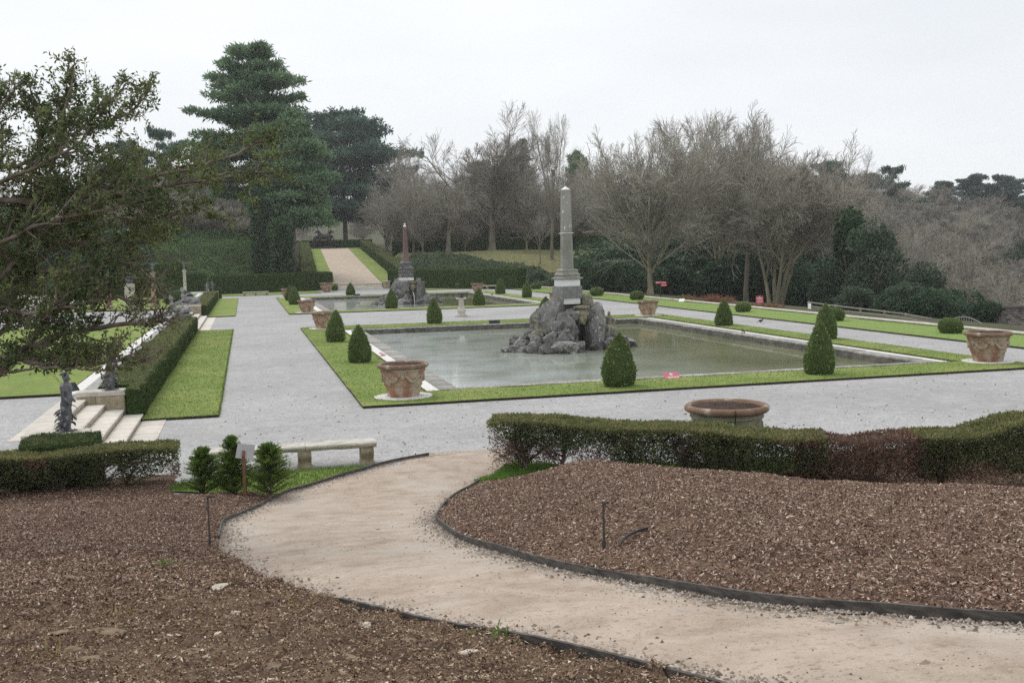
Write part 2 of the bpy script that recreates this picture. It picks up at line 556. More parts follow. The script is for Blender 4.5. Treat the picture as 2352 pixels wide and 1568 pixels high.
M['potsoil'] = mat('pot_soil', [(.3, (.02, .013, .01)), (.5, (.055, .034, .026)), (.72, (.15, .1, .08))], 25, 8, rough=1, bump=1, bdist=.05)
M['lead'] = mat('lead_statue', [(.25, (.05, .05, .056)), (.5, (.115, .115, .127)), (.8, (.26, .26, .28))], 6, 8, rough=.6, bump=.3, bscale=30, spec=.5, over=[(4, .58, .68, (.45, .45, .47), .5)])
M['stonestat'] = mat('grey_statue_stone', [(.25, (.12, .115, .115)), (.5, (.25, .24, .25)), (.8, (.42, .41, .41))], 6, 9, rough=.85, bump=.6, bscale=18, bdist=.02, over=[(5, .58, .66, (.07, .065, .06), .6)])
M['stonegod'] = mat('mossy_statue_stone', [(.25, (.1, .095, .07)), (.5, (.2, .19, .145)), (.8, (.36, .345, .28))], 6, 9, rough=.9, bump=.6, bscale=18, bdist=.02, over=[(5, .6, .66, (.6, .58, .54), .6)])
M['bronze'] = mat('dark_bronze', [(.3, (.012, .013, .015)), (.7, (.035, .037, .04))], 6, rough=.55, spec=.5)
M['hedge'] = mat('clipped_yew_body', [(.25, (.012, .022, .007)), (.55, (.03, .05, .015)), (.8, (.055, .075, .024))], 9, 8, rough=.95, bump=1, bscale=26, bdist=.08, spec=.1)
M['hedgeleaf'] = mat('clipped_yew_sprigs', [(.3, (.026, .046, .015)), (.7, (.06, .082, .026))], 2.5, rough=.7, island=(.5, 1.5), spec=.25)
M['yewtop'] = mat('olive_yew_tips', [(.3, (.062, .07, .028)), (.55, (.1, .1, .044)), (.75, (.14, .115, .06))], 3, 6, rough=.8, island=(.55, 1.45), spec=.2)  # olive-brown foliage of the clipped hedge tops
M['boxleaf'] = mat('box_topiary_leaves', [(.3, (.042, .066, .022)), (.7, (.085, .108, .038))], 5, objrand=(.8, 1.15), rough=.65, island=(.4, 1.7), spec=.3, over=[(3.5, .52, .7, (.17, .135, .07), .55)])
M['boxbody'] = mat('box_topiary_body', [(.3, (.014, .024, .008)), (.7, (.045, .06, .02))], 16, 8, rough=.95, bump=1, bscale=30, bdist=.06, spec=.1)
M['nearyew'] = mat('hedge_yew_needles', [(.3, (.03, .04, .018)), (.55, (.06, .076, .03)), (.68, (.085, .075, .04)), (.8, (.12, .125, .04))], 2.2, 6, rough=.7, island=(.5, 1.5), spec=.3)
M['deadyew'] = mat('dead_brown_yew', [(.3, (.085, .052, .038)), (.7, (.16, .105, .08))], 4, 6, rough=.9, island=(.5, 1.5), spec=.1)
M['youngyew'] = mat('young_yew_needles', [(.3, (.03, .06, .012)), (.6, (.075, .115, .02)), (.8, (.15, .16, .035))], 2.6, rough=.65, island=(.6, 1.4), spec=.3)
M['treeyew'] = mat('tree_yew_needles', [(.3, (.018, .03, .012)), (.6, (.045, .055, .02)), (.8, (.09, .085, .028))], 1.2, 5, rough=.6, island=(.45, 1.6), spec=.35)
M['twig'] = mat('twig_bark', [(.3, (.06, .045, .034)), (.7, (.16, .125, .1))], 6, rough=.95)
M['yewbark'] = mat('yew_bark', [(.3, (.065, .05, .04)), (.5, (.14, .112, .09)), (.7, (.25, .21, .175))], 5, 8, rough=.95, bump=.8, bscale=14, stretch=(1, 1, .3))
M['bark'] = mat('grey_brown_bark', [(.3, (.085, .072, .056)), (.5, (.14, .122, .094)), (.7, (.205, .185, .145))], 1.5, 8, rough=.95, bump=.6, bscale=6, bdist=.05, stretch=(1, 1, .3))
M['barkgreen'] = mat('greenish_bark', [(.3, (.09, .085, .055)), (.5, (.155, .14, .095)), (.7, (.235, .215, .15))], 1.5, 8, rough=.95, bump=.6, bscale=6, bdist=.05, stretch=(1, 1, .3))
M['twigs'] = mat('bare_twigs', [(.3, (.105, .096, .084)), (.7, (.175, .162, .143))], .3, rough=.95, island=(.7, 1.3), spec=.1)
M['twigs2'] = mat('olive_bare_twigs', [(.3, (.105, .097, .08)), (.7, (.178, .166, .14))], .3, rough=.95, island=(.7, 1.3), spec=.1)
M['twigs3'] = mat('far_brown_twigs', [(.3, (.107, .098, .086)), (.7, (.176, .163, .145))], .2, rough=.95, island=(.75, 1.25), spec=.1)
M['redtwigs'] = mat('red_brown_twigs', [(.3, (.15, .07, .04)), (.7, (.24, .13, .08))], .8, rough=.95, island=(.7, 1.3), spec=.1)
M['pine'] = mat('pine_needles', [(.3, (.037, .064, .036)), (.7, (.07, .104, .058))], .4, rough=.7, island=(.55, 1.4), spec=.25)
M['pine2'] = mat('grey_green_needles', [(.3, (.05, .085, .048)), (.7, (.09, .13, .07))], .4, rough=.7, island=(.6, 1.35), spec=.25)
M['cedar'] = mat('cedar_needles', [(.3, (.022, .045, .035)), (.7, (.045, .076, .056))], .4, rough=.7, island=(.55, 1.45), spec=.25)
M['cedarfar'] = mat('blue_cedar_needles', [(.3, (.06, .1, .09)), (.7, (.09, .14, .122))], .3, rough=.75, island=(.6, 1.35), spec=.2)
M['laurel'] = mat('laurel_leaves', [(.3, (.02, .042, .022)), (.7, (.04, .068, .036))], .5, rough=.5, island=(.5, 1.5), spec=.35)
M['holm'] = mat('holm_oak_leaves', [(.3, (.034, .055, .032)), (.7, (.062, .088, .055))], .5, rough=.6, island=(.5, 1.45), spec=.3)
M['ivy'] = mat('ivy_leaves', [(.3, (.016, .038, .016)), (.7, (.036, .066, .028))], .7, rough=.45, island=(.5, 1.5), spec=.4)
M['bramble'] = mat('bramble_leaves', [(.3, (.045, .085, .03)), (.6, (.075, .12, .045)), (.8, (.105, .13, .05))], .25, rough=.75, island=(.5, 1.4), spec=.25)
M['rush'] = mat('grey_green_groundcover', [(.3, (.075, .105, .06)), (.7, (.12, .155, .09))], .3, rough=.8, island=(.6, 1.35), spec=.2)
M['black'] = mat('black_metal', [(.3, (.012, .012, .013)), (.7, (.025, .025, .026))], 10, rough=.5)
M['darkrod'] = mat('dark_stake_metal', [(.3, (.045, .04, .036)), (.7, (.1, .09, .08))], 10, rough=.6)
M['edging'] = mat('dark_timber_edging', [(.25, (.035, .032, .03)), (.5, (.085, .078, .072)), (.75, (.19, .175, .16))], 6, 9, rough=.9, bump=.6, bscale=40, bdist=.006, stretch=(1, 1, 4))
M['wood'] = mat('brown_post_wood', [(.3, (.14, .07, .04)), (.7, (.25, .14, .085))], 9, 6, rough=.8, stretch=(4, 4, .5), bump=.3)
M['greywood'] = mat('silvered_timber', [(.3, (.2, .185, .16)), (.7, (.34, .32, .285))], 8, 6, rough=.9, bump=.3)
M['board'] = mat('grey_sign_back', [(.3, (.36, .35, .36)), (.7, (.45, .44, .45))], 4, rough=.5)
M['red'] = mat('red_sign', [(.3, (.5, .045, .075)), (.7, (.56, .06, .09))], 6, rough=.45)
M['pinkred'] = mat('faded_red_sign', [(.3, (.56, .15, .2)), (.7, (.62, .2, .25))], 6, rough=.35)
M['white'] = mat('white_paint', [(.3, (.78, .78, .78)), (.7, (.84, .84, .84))], 6, rough=.5)
M['slate'] = mat('stone_roof_slates', [(.3, (.07, .06, .06)), (.7, (.16, .14, .135))], 2.5, 7, rough=.95, island=(.6, 1.45), over=[(1, .55, .68, (.12, .1, .035), .6)])
M['barnwall'] = mat('dark_barn_wall', [(.3, (.05, .045, .045)), (.7, (.13, .115, .105))], 3, rough=.95, bump=.5)
M['lichenstone'] = mat('found_stones', [(.2, (.12, .085, .055)), (.5, (.22, .165, .11)), (.8, (.36, .29, .21))], 6, 8, rough=.95, bump=.8, bscale=18, bdist=.03, over=[(3, .55, .65, (.12, .085, .05), .6)])
M['palestone'] = mat('chalky_stones', [(.2, (.42, .36, .27)), (.8, (.68, .63, .54))], 6, 8, rough=.95, bump=.6, bscale=18, bdist=.02)
M['paver'] = mat('buff_setts', [(.3, (.36, .3, .24)), (.7, (.5, .44, .38))], 9, rough=.95, bump=.4, island=(.85, 1.15))


def water_mat():
    m = bpy.data.materials.new('pond_water')
    m.use_nodes = True
    nt = m.node_tree
    lk = nt.links.new
    bs = nt.nodes['Principled BSDF']
    tc = nt.nodes.new('ShaderNodeTexCoord')
    n1 = nt.nodes.new('ShaderNodeTexNoise')
    n1.inputs['Scale'].default_value = .16
    n1.inputs['Detail'].default_value = 5
    lk(tc.outputs['Object'], n1.inputs['Vector'])
    r = ramp_node(nt, [(.3, (.135, .15, .075)), (.5, (.19, .205, .115)), (.7, (.25, .26, .16))])
    lk(n1.outputs['Fac'], r.inputs[0])
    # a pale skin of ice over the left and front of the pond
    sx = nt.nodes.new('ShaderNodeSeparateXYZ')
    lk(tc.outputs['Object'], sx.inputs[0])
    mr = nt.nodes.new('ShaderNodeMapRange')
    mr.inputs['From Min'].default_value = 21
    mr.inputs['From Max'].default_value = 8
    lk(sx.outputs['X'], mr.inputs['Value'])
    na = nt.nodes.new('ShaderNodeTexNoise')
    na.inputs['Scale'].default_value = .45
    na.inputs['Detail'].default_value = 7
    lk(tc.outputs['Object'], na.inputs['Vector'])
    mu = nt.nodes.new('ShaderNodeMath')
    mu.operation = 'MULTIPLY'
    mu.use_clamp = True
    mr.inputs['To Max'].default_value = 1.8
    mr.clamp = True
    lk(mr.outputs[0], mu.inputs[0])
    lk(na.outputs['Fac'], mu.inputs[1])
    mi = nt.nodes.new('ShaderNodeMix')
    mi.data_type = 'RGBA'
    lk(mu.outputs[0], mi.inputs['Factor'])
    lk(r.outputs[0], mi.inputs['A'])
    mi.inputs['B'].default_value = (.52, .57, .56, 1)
    lk(mi.outputs['Result'], bs.inputs['Base Color'])
    mpn = nt.nodes.new('ShaderNodeMapping')
    mpn.inputs['Scale'].default_value = (.25, 1.1, 1)
    lk(tc.outputs['Object'], mpn.inputs['Vector'])
    n2 = nt.nodes.new('ShaderNodeTexNoise')
    n2.inputs['Scale'].default_value = .8
    n2.inputs['Detail'].default_value = 4
    lk(mpn.outputs[0], n2.inputs['Vector'])
    r2 = ramp_node(nt, [(.4, (.025, .025, .025)), (.7, (.1, .1, .1))])
    lk(n2.outputs['Fac'], r2.inputs[0])
    lk(r2.outputs[0], bs.inputs['Roughness'])
    bs.inputs['IOR'].default_value = 1.33
    n3 = nt.nodes.new('ShaderNodeTexNoise')
    n3.inputs['Scale'].default_value = 2.2
    n3.inputs['Detail'].default_value = 3
    lk(mpn.outputs[0], n3.inputs['Vector'])
    b = nt.nodes.new('ShaderNodeBump')
    b.inputs['Strength'].default_value = .06
    b.inputs['Distance'].default_value = .05
    lk(n3.outputs['Fac'], b.inputs['Height'])
    lk(b.outputs[0], bs.inputs['Normal'])
    return m


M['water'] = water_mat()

# ================================================================== SETTING
PL = np.array([(2.46, 4.93), (2.36, 5.28), (1.85, 6.61), (1.28, 7.65), (.67, 9.02), (.02, 11.22), (-.45, 13.73), (-.53, 15.09), (-.54, 16.0), (-.52, 17.71), (-.22, 18.96), (.45, 21.04), (1.0, 21.79), (2.0, 22.87), (3.1, 23.89), (4.06, 24.41)])
PR = np.array([(6.02, 24.22), (5.48, 22.25), (4.46, 20.71), (3.52, 18.63), (2.74, 15.81), (2.55, 14.55), (2.47, 12.6), (2.63, 11.13), (2.89, 9.52), (3.3, 8.28), (3.62, 7.27), (4.01, 6.65), (4.8, 5.6), (5.6, 4.7)])
PL = np.vstack([[(2.9, 3.4), (2.7, 4.2)], PL])
PR = np.vstack([PR, [(6.6, 3.6), (7.8, 2.6)]])
HEDGE = np.array([(5.05, 22.1), (5.9, 21.75), (7.9, 20.1), (10.35, 18.05), (12.6, 17.4), (14.2, 17.1), (16.5, 17.0)])   # centre line of the right hedge


def zp(y):
    return np.logaddexp(0, (20.5 - np.asarray(y, float)) * 1.2) / 1.2 * .155


def dist_poly(x, y, P):
    d = np.full(np.shape(x), 1e9)
    for a, b in zip(P[:-1], P[1:]):
        ab = b - a
        t = np.clip(((x - a[0]) * ab[0] + (y - a[1]) * ab[1]) / (ab @ ab), 0, 1)
        d = np.minimum(d, np.hypot(x - a[0] - t * ab[0], y - a[1] - t * ab[1]))
    return d


PLs, PRs = spline(PL, 90), spline(PR, 90)
PATH_POLY = np.vstack([PLs, PRs])


def in_poly(x, y, P):
    r = np.zeros(np.shape(x), bool)
    for (x0, y0), (x1, y1) in zip(P, np.roll(P, -1, 0)):
        c = ((y0 > y) != (y1 > y)) & (x < (x1 - x0) * (y - y0) / (y1 - y0 + 1e-12) + x0)
        r ^= c
    return r


def z_mulch(x, y):
    """height of the two mulch beds beside the path"""
    dl, dr = dist_poly(x, y, PLs), dist_poly(x, y, PRs)
    right = dr < dl
    az = np.degrees(np.arctan2(x, np.maximum(y, .1)))
    amp = np.interp(az, [6, 12, 19, 24, 30, 40], [.34, .42, .42, .24, .10, -.06])
    fall = np.interp(az, [15, 24, 30, 42], [2.0, 2.4, 3.6, 5.5])
    z = zp(y) + .02 + .035 * fb2(x, y, 1.3, 2)
    bump = np.where(right, amp * sm(dr / 2.6) + .05 * sm(dr / .3), .16 * sm(dl / 1.2) + .05 * sm((dl - .8) / 3) )
    z = z + bump
    dh = dist_poly(x, y, HEDGE)
    ctr = np.interp(x, HEDGE[:, 0], HEDGE[:, 1])
    dh = np.where(y > ctr, 0, dh)
    z = np.where(right, z * sm((dh - .35) / fall) + .02, z)
    z = np.where(~right & (y > 20.5), z * (1 - sm((y - 20.5) / 1.6) * .75), z)
    rough = np.where(right, .012, np.where(y < 10.5, .045, .015))
    z = np.where(~right & (y > 21.6) & (x > -1.9), z - .25 * sm((x + 1.9) / .8) * sm((y - 21.6) / .5), z)
    return z + rough * fb2(x, y, 7, 3) + .01 * fb2(x, y, 22, 2)


def ramp_c(y):
    return 15.8 + .0495 * (np.asarray(y, float) - 151)


def ramp_z(y):
    return .65 + .0575 * (np.clip(y, 150.5, 256) - 151)


def zt(x, y):
    """the land outside the terrace"""
    x, y = np.asarray(x, float), np.asarray(y, float)
    bl = 9.6 * sm((y - 152) / 42)
    y0 = np.clip(152 - (x - 20) * 1.5, 131, 152)
    br = 4.9 * sm((y - y0) / 52) * (1 - .5 * sm((x - 60) / 70)) + 2.2 * sm((y - 205) / 50)
    w = sm((x - 10) / 12)
    b = bl * (1 - w) + br * w
    b = b + .25 * fb2(x, y, .12, 3) * sm((y - 150) / 12)
    b = b - 14 * sm((x - 38) / 75) * (1 - sm((y - 105) / 100))
    r = np.hypot(x, y)
    b = b + 7 * sm((r - 300) / 250)
    k = (1 - sm((np.abs(x - ramp_c(y)) - 8.4) / 1.6)) * (y > 149.5) * (1 - sm((y - 262) / 12))
    b = b * (1 - k) + (ramp_z(y) - .06) * k
    b = np.where((y < 151) & (x < 37.7), -.06 - 1.0 * ((y > 24) & (y < 148) & (x > -40)), b)
    b = b + 13 * sm((r - 420) / 240)
    b = np.where((y <= 24) & (x < 37.7), np.where(x > 2.6, -.6, np.minimum(zp(y) - .25, 3.0)), b)
    return b


rng = np.random.default_rng(3)

# --- the land
xs = np.concatenate([np.arange(-280, -120, 40), np.arange(-120, -40, 8), np.arange(-40, 37, 1.6), [37.6, 37.75], np.arange(39, 90, 1.7), np.arange(91, 200, 6), np.arange(200, 560, 40)])
ys = np.concatenate([np.arange(-60, -20, 20), np.arange(-20, 24, 4), [24.0, 25], np.arange(30, 120, 6), np.arange(120, 215, 1.5), np.arange(216, 300, 5), np.arange(300, 660, 40)])
X, Y = np.meshgrid(xs, ys, indexing='ij')
mb = MB().add(np.stack([X, Y, zt(X, Y)], -1), grid_faces(len(xs), len(ys)))
mb.build('terrain', M['terrain'], smooth=True, kind='structure')

# --- gravel court round the two ponds, in one sheet with two openings
GX = [-4.9, 7.0, 26.0, 37.5]
GY = [19.5, 36.1, 67.3, 92.6, 123.8, 150.0]
mb = MB()
for i in range(3):
    for j in range(5):
        if i == 1 and j in (1, 3):
            continue
        mb.add([(GX[i], GY[j], 0), (GX[i + 1], GY[j], 0), (GX[i + 1], GY[j + 1], 0), (GX[i], GY[j + 1], 0)], [[0, 1, 2, 3]])
mb.build('gravel_court', M['gravel'], kind='structure')
for y0, y1 in ((36.1, 67.3), (92.6, 123.8)):
    nx, ny = 60, 80
    X, Y = np.meshgrid(np.linspace(7.0, 26.0, nx), np.linspace(y0, y1, ny), indexing='ij')
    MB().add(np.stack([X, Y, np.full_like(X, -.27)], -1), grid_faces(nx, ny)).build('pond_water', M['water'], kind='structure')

# --- upper terrace on the left: a raised slab of gravel
MB_ = MB()
box(MB_, -40, -4.82, 24.2, 150, -1, .70, 0)
MB_.build('upper_terrace_gravel', M['gravel'], kind='structure')


def turf(name, x0, x1, y0, y1, z0, h=.075, hole=None, m='lawn', blades=0):
    """a raised panel of turf with a cut soil edge; optional rectangular opening"""
    mb, me = MB(), MB()
    rects = [(x0, x1, y0, y1)]
    if hole:
        a0, a1, b0, b1 = hole
        rects = [(x0, x1, y0, b0), (x0, x1, b1, y1), (x0, a0, b0, b1), (a1, x1, b0, b1)]
    for (p, q, r, s) in rects:
        nx, ny = max(2, int((q - p) / .35)), max(2, int((s - r) / .35))
        X, Y = np.meshgrid(np.linspace(p, q, nx), np.linspace(r, s, ny), indexing='ij')
        Z = z0 + h + .012 * fb2(X, Y, 1.1, 3)
        e = np.minimum(np.minimum(X - x0, x1 - X), np.minimum(Y - y0, y1 - Y))
        Xo = np.where(e <= 0, X + .018 * fb2(X, Y, 3, 2), X)
        Yo = np.where(e <= 0, Y + .018 * fb2(X, Y, 3, 2, 9), Y)
        mb.add(np.stack([Xo, Yo, Z], -1), grid_faces(nx, ny))
    loops = [[(x0, y0), (x1, y0), (x1, y1), (x0, y1)]]
    if hole:
        loops.append([(a0, b0), (a0, b1), (a1, b1), (a1, b0)])
    for lp in loops:
        lp = np.array(lp)
        pts = []
        for a, b in zip(lp, np.roll(lp, -1, 0)):
            k = max(2, int(np.hypot(*(b - a)) / .35))
            t = np.linspace(0, 1, k)[:-1, None]
            pts.append(a + (b - a) * t)
        p = np.vstack(pts)
        p = np.vstack([p, p[:1]])
        nn = .018 * np.stack([fb2(p[:, 0], p[:, 1], 3, 2), fb2(p[:, 0], p[:, 1], 3, 2, 9)], -1)
        top = np.column_stack([p + nn, np.full(len(p), z0 + h + .006)])
        bot = np.column_stack([p, np.full(len(p), z0 - .02)])
        me.add(np.stack([top, bot], 1).reshape(-1, 3), grid_faces(len(p), 2))
    o = mb.build(name, M[m], kind='structure', smooth=True)
    me.build('soil_edge', M['soil'], o)
    if blades:                       # ragged fringe and loose blades
        k = blades // 3
        i = rng.integers(0, len(p) - 1, k)
        t = rng.random((k, 1))
        q = p[i] * (1 - t) + p[i + 1] * t
        ok = np.hypot(*(p[i + 1] - p[i]).T) < 1
        q = q[ok] + rng.normal(0, .015, (ok.sum(), 2))
        P3 = [np.column_stack([q, np.full(len(q), z0 + h - .01)])]
        for (a_, b_, c_, d_) in rects:
            k2 = int(blades * .67 * (b_ - a_) * (d_ - c_) / sum((r[1] - r[0]) * (r[3] - r[2]) for r in rects))
            P3.append(np.column_stack([rng.uniform(a_, b_, k2), rng.uniform(c_, d_, k2), np.full(k2, z0 + h - .005)]))
        P3 = np.concatenate(P3)
        cards(MB(), P3, np.tile([0, 0, .8], (len(P3), 1)), .055, rng, .25, .8).build('turf_blades', M['turfblade'], o, kind='stuff')
    return o


turf('pond_lawn', 3.4, 29.0, 32.75, 71.25, 0, hole=(5.85, 27.15, 35.45, 67.95), blades=60000)
turf('pond_lawn', 3.4, 29.0, 89.2, 127.3, 0, hole=(5.85, 27.15, 91.95, 124.45))
turf('lawn_strip', -3.22, -.97, 32.75, 72.2, 0, blades=24000)
turf('lawn_strip', -3.22, -.97, 89.5, 128.8, 0)
turf('right_lawn', 33.1, 37.42, 24.5, 149, 0, m='lawn2', blades=20000)
turf('upper_lawn', -16, -5.55, 34.4, 70.5, .70)
turf('upper_lawn', -16, -5.55, 91.2, 128.5, .70)
turf('back_lawn', -4.2, 9.5, 138.6, 147.5, 0, .06)
turf('back_lawn', 22.5, 32.5, 137.2, 150, 0, .06)
turf('hedge_foot_turf', 1.02, 2.75, 22.55, 23.75, 0, .03) if False else None

# white gravel strips beside the ponds and grey stone walk on the terrace edge
for x0, x1, y0, y1, z in ((5.86, 6.42, 35.5, 67.9, .03), (26.58, 27.14, 35.5, 67.9, .03), (5.86, 6.42, 92, 124.4, .03), (26.58, 27.14, 92, 124.4, .03), (-5.54, -5.08, 34.2, 72, .76), (-5.54, -5.08, 90.6, 129, .76)):
    mb = MB()
    box(mb, x0, x1, y0, y1, z - .1, z, 0)
    mb.build('white_gravel_strip', M['whitegravel'], kind='structure')



def piece_run(parent, name, m, x0, x1, y0, y1, z0, h, n, along, jitter=.004, bev=.012, label=None):
    """n blocks butted end to end along x or y"""
    cache = {}
    for i in range(n):
        if along == 'x':
            l = (x1 - x0) / n
            c, d = (x0 + (i + .5) * l, (y0 + y1) / 2), (l - .006, y1 - y0)
        else:
            l = (y1 - y0) / n
            c, d = ((x0 + x1) / 2, y0 + (i + .5) * l), (x1 - x0, l - .006)
        k = (round(d[0], 3), round(d[1], 3))
        if k not in cache:
            b_ = MB()
            V, Q, T = bevbox(d[0], d[1], h, bev)
            cache[k] = b_.add(V, Q, T).mesh(name, m)
        link(name, cache[k], parent, (c[0], c[1], z0 + rng.uniform(-jitter, jitter)), (0, 0, rng.uniform(-.002, .002)))


# stone walk behind the long hedges
for y0, y1 in ((34.05, 72.0), (90.9, 129.0)):
    w = link('stone_walk', None, kind='structure')
    piece_run(w, 'paving_slab', M['flag'], -5.06, -4.58, y0, y1, .55, .28, 24, 'y')

# --- pond basins: coping stones, inner walls
for k, (y0, y1, wh) in enumerate(((36.2, 67.2, 'near'), (92.7, 123.7, 'far'))):
    b = thing('pond_basin', ['weathered stone rim of the near pond holding the grey obelisk', 'weathered stone rim of the far pond holding the red obelisk'][k], 'pond basin', group='stone rims of the two ponds')
    x0, x1 = 7.1, 25.9
    mb = MB()
    box(mb, x0 - .3, x0 + .06, y0 - .3, y1 + .3, -.9, -.045, 0)
    box(mb, x1 - .06, x1 + .3, y0 - .3, y1 + .3, -.9, -.045, 0)
    box(mb, x0 + .061, x1 - .061, y0 - .3, y0 + .06, -.9, -.045, 0)
    box(mb, x0 + .061, x1 - .061, y1 - .06, y1 + .3, -.9, -.045, 0)
    mb.build('basin_wall', M['basin'], b)
    piece_run(b, 'coping_stone', M['kerb'], x0 - .68, x0, y0 - .68, y1 + .68, -.04, .11, 24, 'y', .008, .03)
    piece_run(b, 'coping_stone', M['kerb'], x1, x1 + .68, y0 - .68, y1 + .68, -.04, .11, 24, 'y', .008, .03)
    piece_run(b, 'coping_stone', M['kerb'], x0 + .003, x1 - .003, y0 - .68, y0, -.04, .11, 14, 'x', .008, .03)
    piece_run(b, 'coping_stone', M['kerb'], x0 + .003, x1 - .003, y1, y1 + .68, -.04, .11, 14, 'x', .008, .03)

# --- outer wall on the right with its pale coping
w = thing('terrace_wall', 'long low stone wall with pale coping along outer edge of right lawn', 'wall')
mb = MB()
box(mb, 37.5, 37.95, 22, 150, -6, .10, 0)
mb.build('wall_body', M['kerb'], w)
piece_run(w, 'coping_stone', M['lime'], 37.45, 38.0, 22, 150, .1, .09, 64, 'y', .004, .02)


# --- foreground: winding path
nu, nv = 160, 26
A, B = spline(PL, nu), spline(PR[::-1], nu)
t = np.linspace(0, 1, nv)[None, :, None]
P = A[:, None] * (1 - t) + B[:, None] * t
X, Y = P[..., 0], P[..., 1]
Z = zp(Y) + .012 + .012 * fb2(X, Y, 2.5, 3) + .03 * (4 * t[..., 0] * (1 - t[..., 0])) - .02
MB().add(np.stack([X, Y, Z], -1), grid_faces(nu, nv)).build('winding_path', M['path'], kind='structure', smooth=True)
sp = spline(np.array([PL[-1], PR[0]]), 12)


# --- foreground: mulch beds
def bed(name, xr, yr, step, side):
    xs, ys = np.arange(*xr, step), np.arange(*yr, step)
    X, Y = np.meshgrid(xs, ys, indexing='ij')
    Z = z_mulch(X, Y)
    ins = in_poly(X, Y, PATH_POLY)
    Z = np.where(ins, zp(Y) - .12, Z)
    F = grid_faces(len(xs), len(ys))
    dl, dr = dist_poly(X, Y, PLs), dist_poly(X, Y, PRs)
    keep = ((dr < dl) if side > 0 else (dl <= dr)).ravel()
    F = F[keep[F].all(1)]
    return MB().add(np.stack([X, Y, Z], -1), F).build(name, M['mulch'], kind='structure', smooth=True)


mound = bed('mulch_mound', (2.0, 18.5), (2.0, 21.3), .075, 1)
slope = bed('mulch_slope', (-10.5, 3.2), (3.0, 24.2), .075, -1)


def scatter_chips(name, n, xr, yr, side, size, m, pw=1.3, ymax_far=None, lift=.012, asp=.38, par=None, cond=None):
    P = []
    tot = 0
    while tot < n:
        k = n * 3
        x, y = rng.uniform(*xr, k), yr[0] + (yr[1] - yr[0]) * rng.random(k) ** pw
        dl, dr = dist_poly(x, y, PLs), dist_poly(x, y, PRs)
        ok = ~in_poly(x, y, PATH_POLY)
        ok &= (dr < dl) if side > 0 else (dl <= dr)
        az = x / np.maximum(y, .1)
        ok &= (az > -.30) & (az < 1.02)
        if cond is not None:
            ok &= cond(x, y)
        x, y = x[ok], y[ok]
        P.append(np.stack([x, y], -1))
        tot += len(x)
    P = np.concatenate(P)[:n]
    z = z_mulch(P[:, 0], P[:, 1]) + rng.uniform(-.004, lift, n)
    C3 = np.column_stack([P, z])
    e = .05
    nrm = unit(np.column_stack([-(z_mulch(P[:, 0] + e, P[:, 1]) - z_mulch(P[:, 0] - e, P[:, 1])) / (2 * e), -(z_mulch(P[:, 0], P[:, 1] + e) - z_mulch(P[:, 0], P[:, 1] - e)) / (2 * e), np.ones(n)]))
    nrm = unit(nrm + rng.normal(size=(n, 3)) * .42)
    a = unit(np.cross(nrm, rng.normal(size=(n, 3))))
    b = np.cross(nrm, a)
    l = (size * np.exp(np.clip(rng.normal(size=n) * .42, -1, .8)))[:, None]
    w = l * asp * rng.uniform(.5, 1.4, (n, 1))
    h = w * rng.uniform(.15, .6, (n, 1))
    # a splinter: a sliver folded along its raised long axis
    V = np.stack([C3 - a * l * .5 + nrm * h, C3 - b * w * .5 + a * l * rng.uniform(-.25, .25, (n, 1)), C3 + a * l * .5 + nrm * h, C3 + b * w * .5 + a * l * rng.uniform(-.25, .25, (n, 1))], 1)
    i = np.arange(n)[:, None] * 4
    T = np.concatenate([i + np.array([[0, 1, 2]]), i + np.array([[0, 2, 3]])])
    return MB().add(V.reshape(-1, 3), T).build(name, m, par, kind='stuff')


scatter_chips('bark_chips', 300000, (2, 17), (3.5, 20.8), 1, .029, M['chip'], 1.25, lift=.02)
scatter_chips('bark_chips', 230000, (-9, 3), (4.0, 23.6), -1, .027, M['chip'], 1.1, lift=.02, cond=lambda x, y: (y > 9.2 + 1.3 * fb2(x, y, .8, 2)) | (rng.random(len(x)) < .10))
scatter_chips('soil_crumbs', 130000, (-4, 3), (4.0, 12.5), -1, .0135, M['soilchip'], 1.0, lift=.012, asp=.8)

# stones lying in the rough soil at the bottom left: each one a piece of the slope
for (x, y, s, fl, mm) in [(-1.05, 7.55, .22, .35, 'lichenstone'), (-.62, 7.42, .1, .5, 'palestone'), (-1.18, 7.0, .14, .8, 'lichenstone'), (-1.05, 6.75, .12, .7, 'lichenstone'), (-.48, 6.68, .22, .45, 'lichenstone'), (-.3, 7.1, .07, .6, 'palestone'), (-1.38, 7.7, .12, .5, 'lichenstone'), (-.75, 9.0, .13, .4, 'lichenstone'), (-.35, 9.6, .12, .35, 'palestone'), (-.58, 9.75, .17, .35, 'lichenstone'), (-1.85, 10.9, .2, .5, 'lichenstone'), (-1.9, 10.3, .16, .5, 'palestone'), (.72, 7.3, .09, .5, 'palestone'), (.95, 6.6, .13, .4, 'lichenstone'), (.5, 6.2, .15, .5, 'lichenstone'), (1.2, 6.0, .1, .4, 'palestone'), (-.2, 8.3, .09, .5, 'palestone'), (.05, 5.9, .12, .5, 'lichenstone')]:
    s *= .6
    V, T = rock(rng, s, s * rng.uniform(.5, .75), s * fl * .7, 3, 9, .12, .8)
    MB().add(rotz(V, rng.uniform(-.6, .6)), T).build('stone', M[mm], slope, loc=(x, y, float(z_mulch(np.array([x]), np.array([y]))[0]) - s * fl * .05), rot=(rng.uniform(-.2, .2), rng.uniform(-.2, .2), 0))

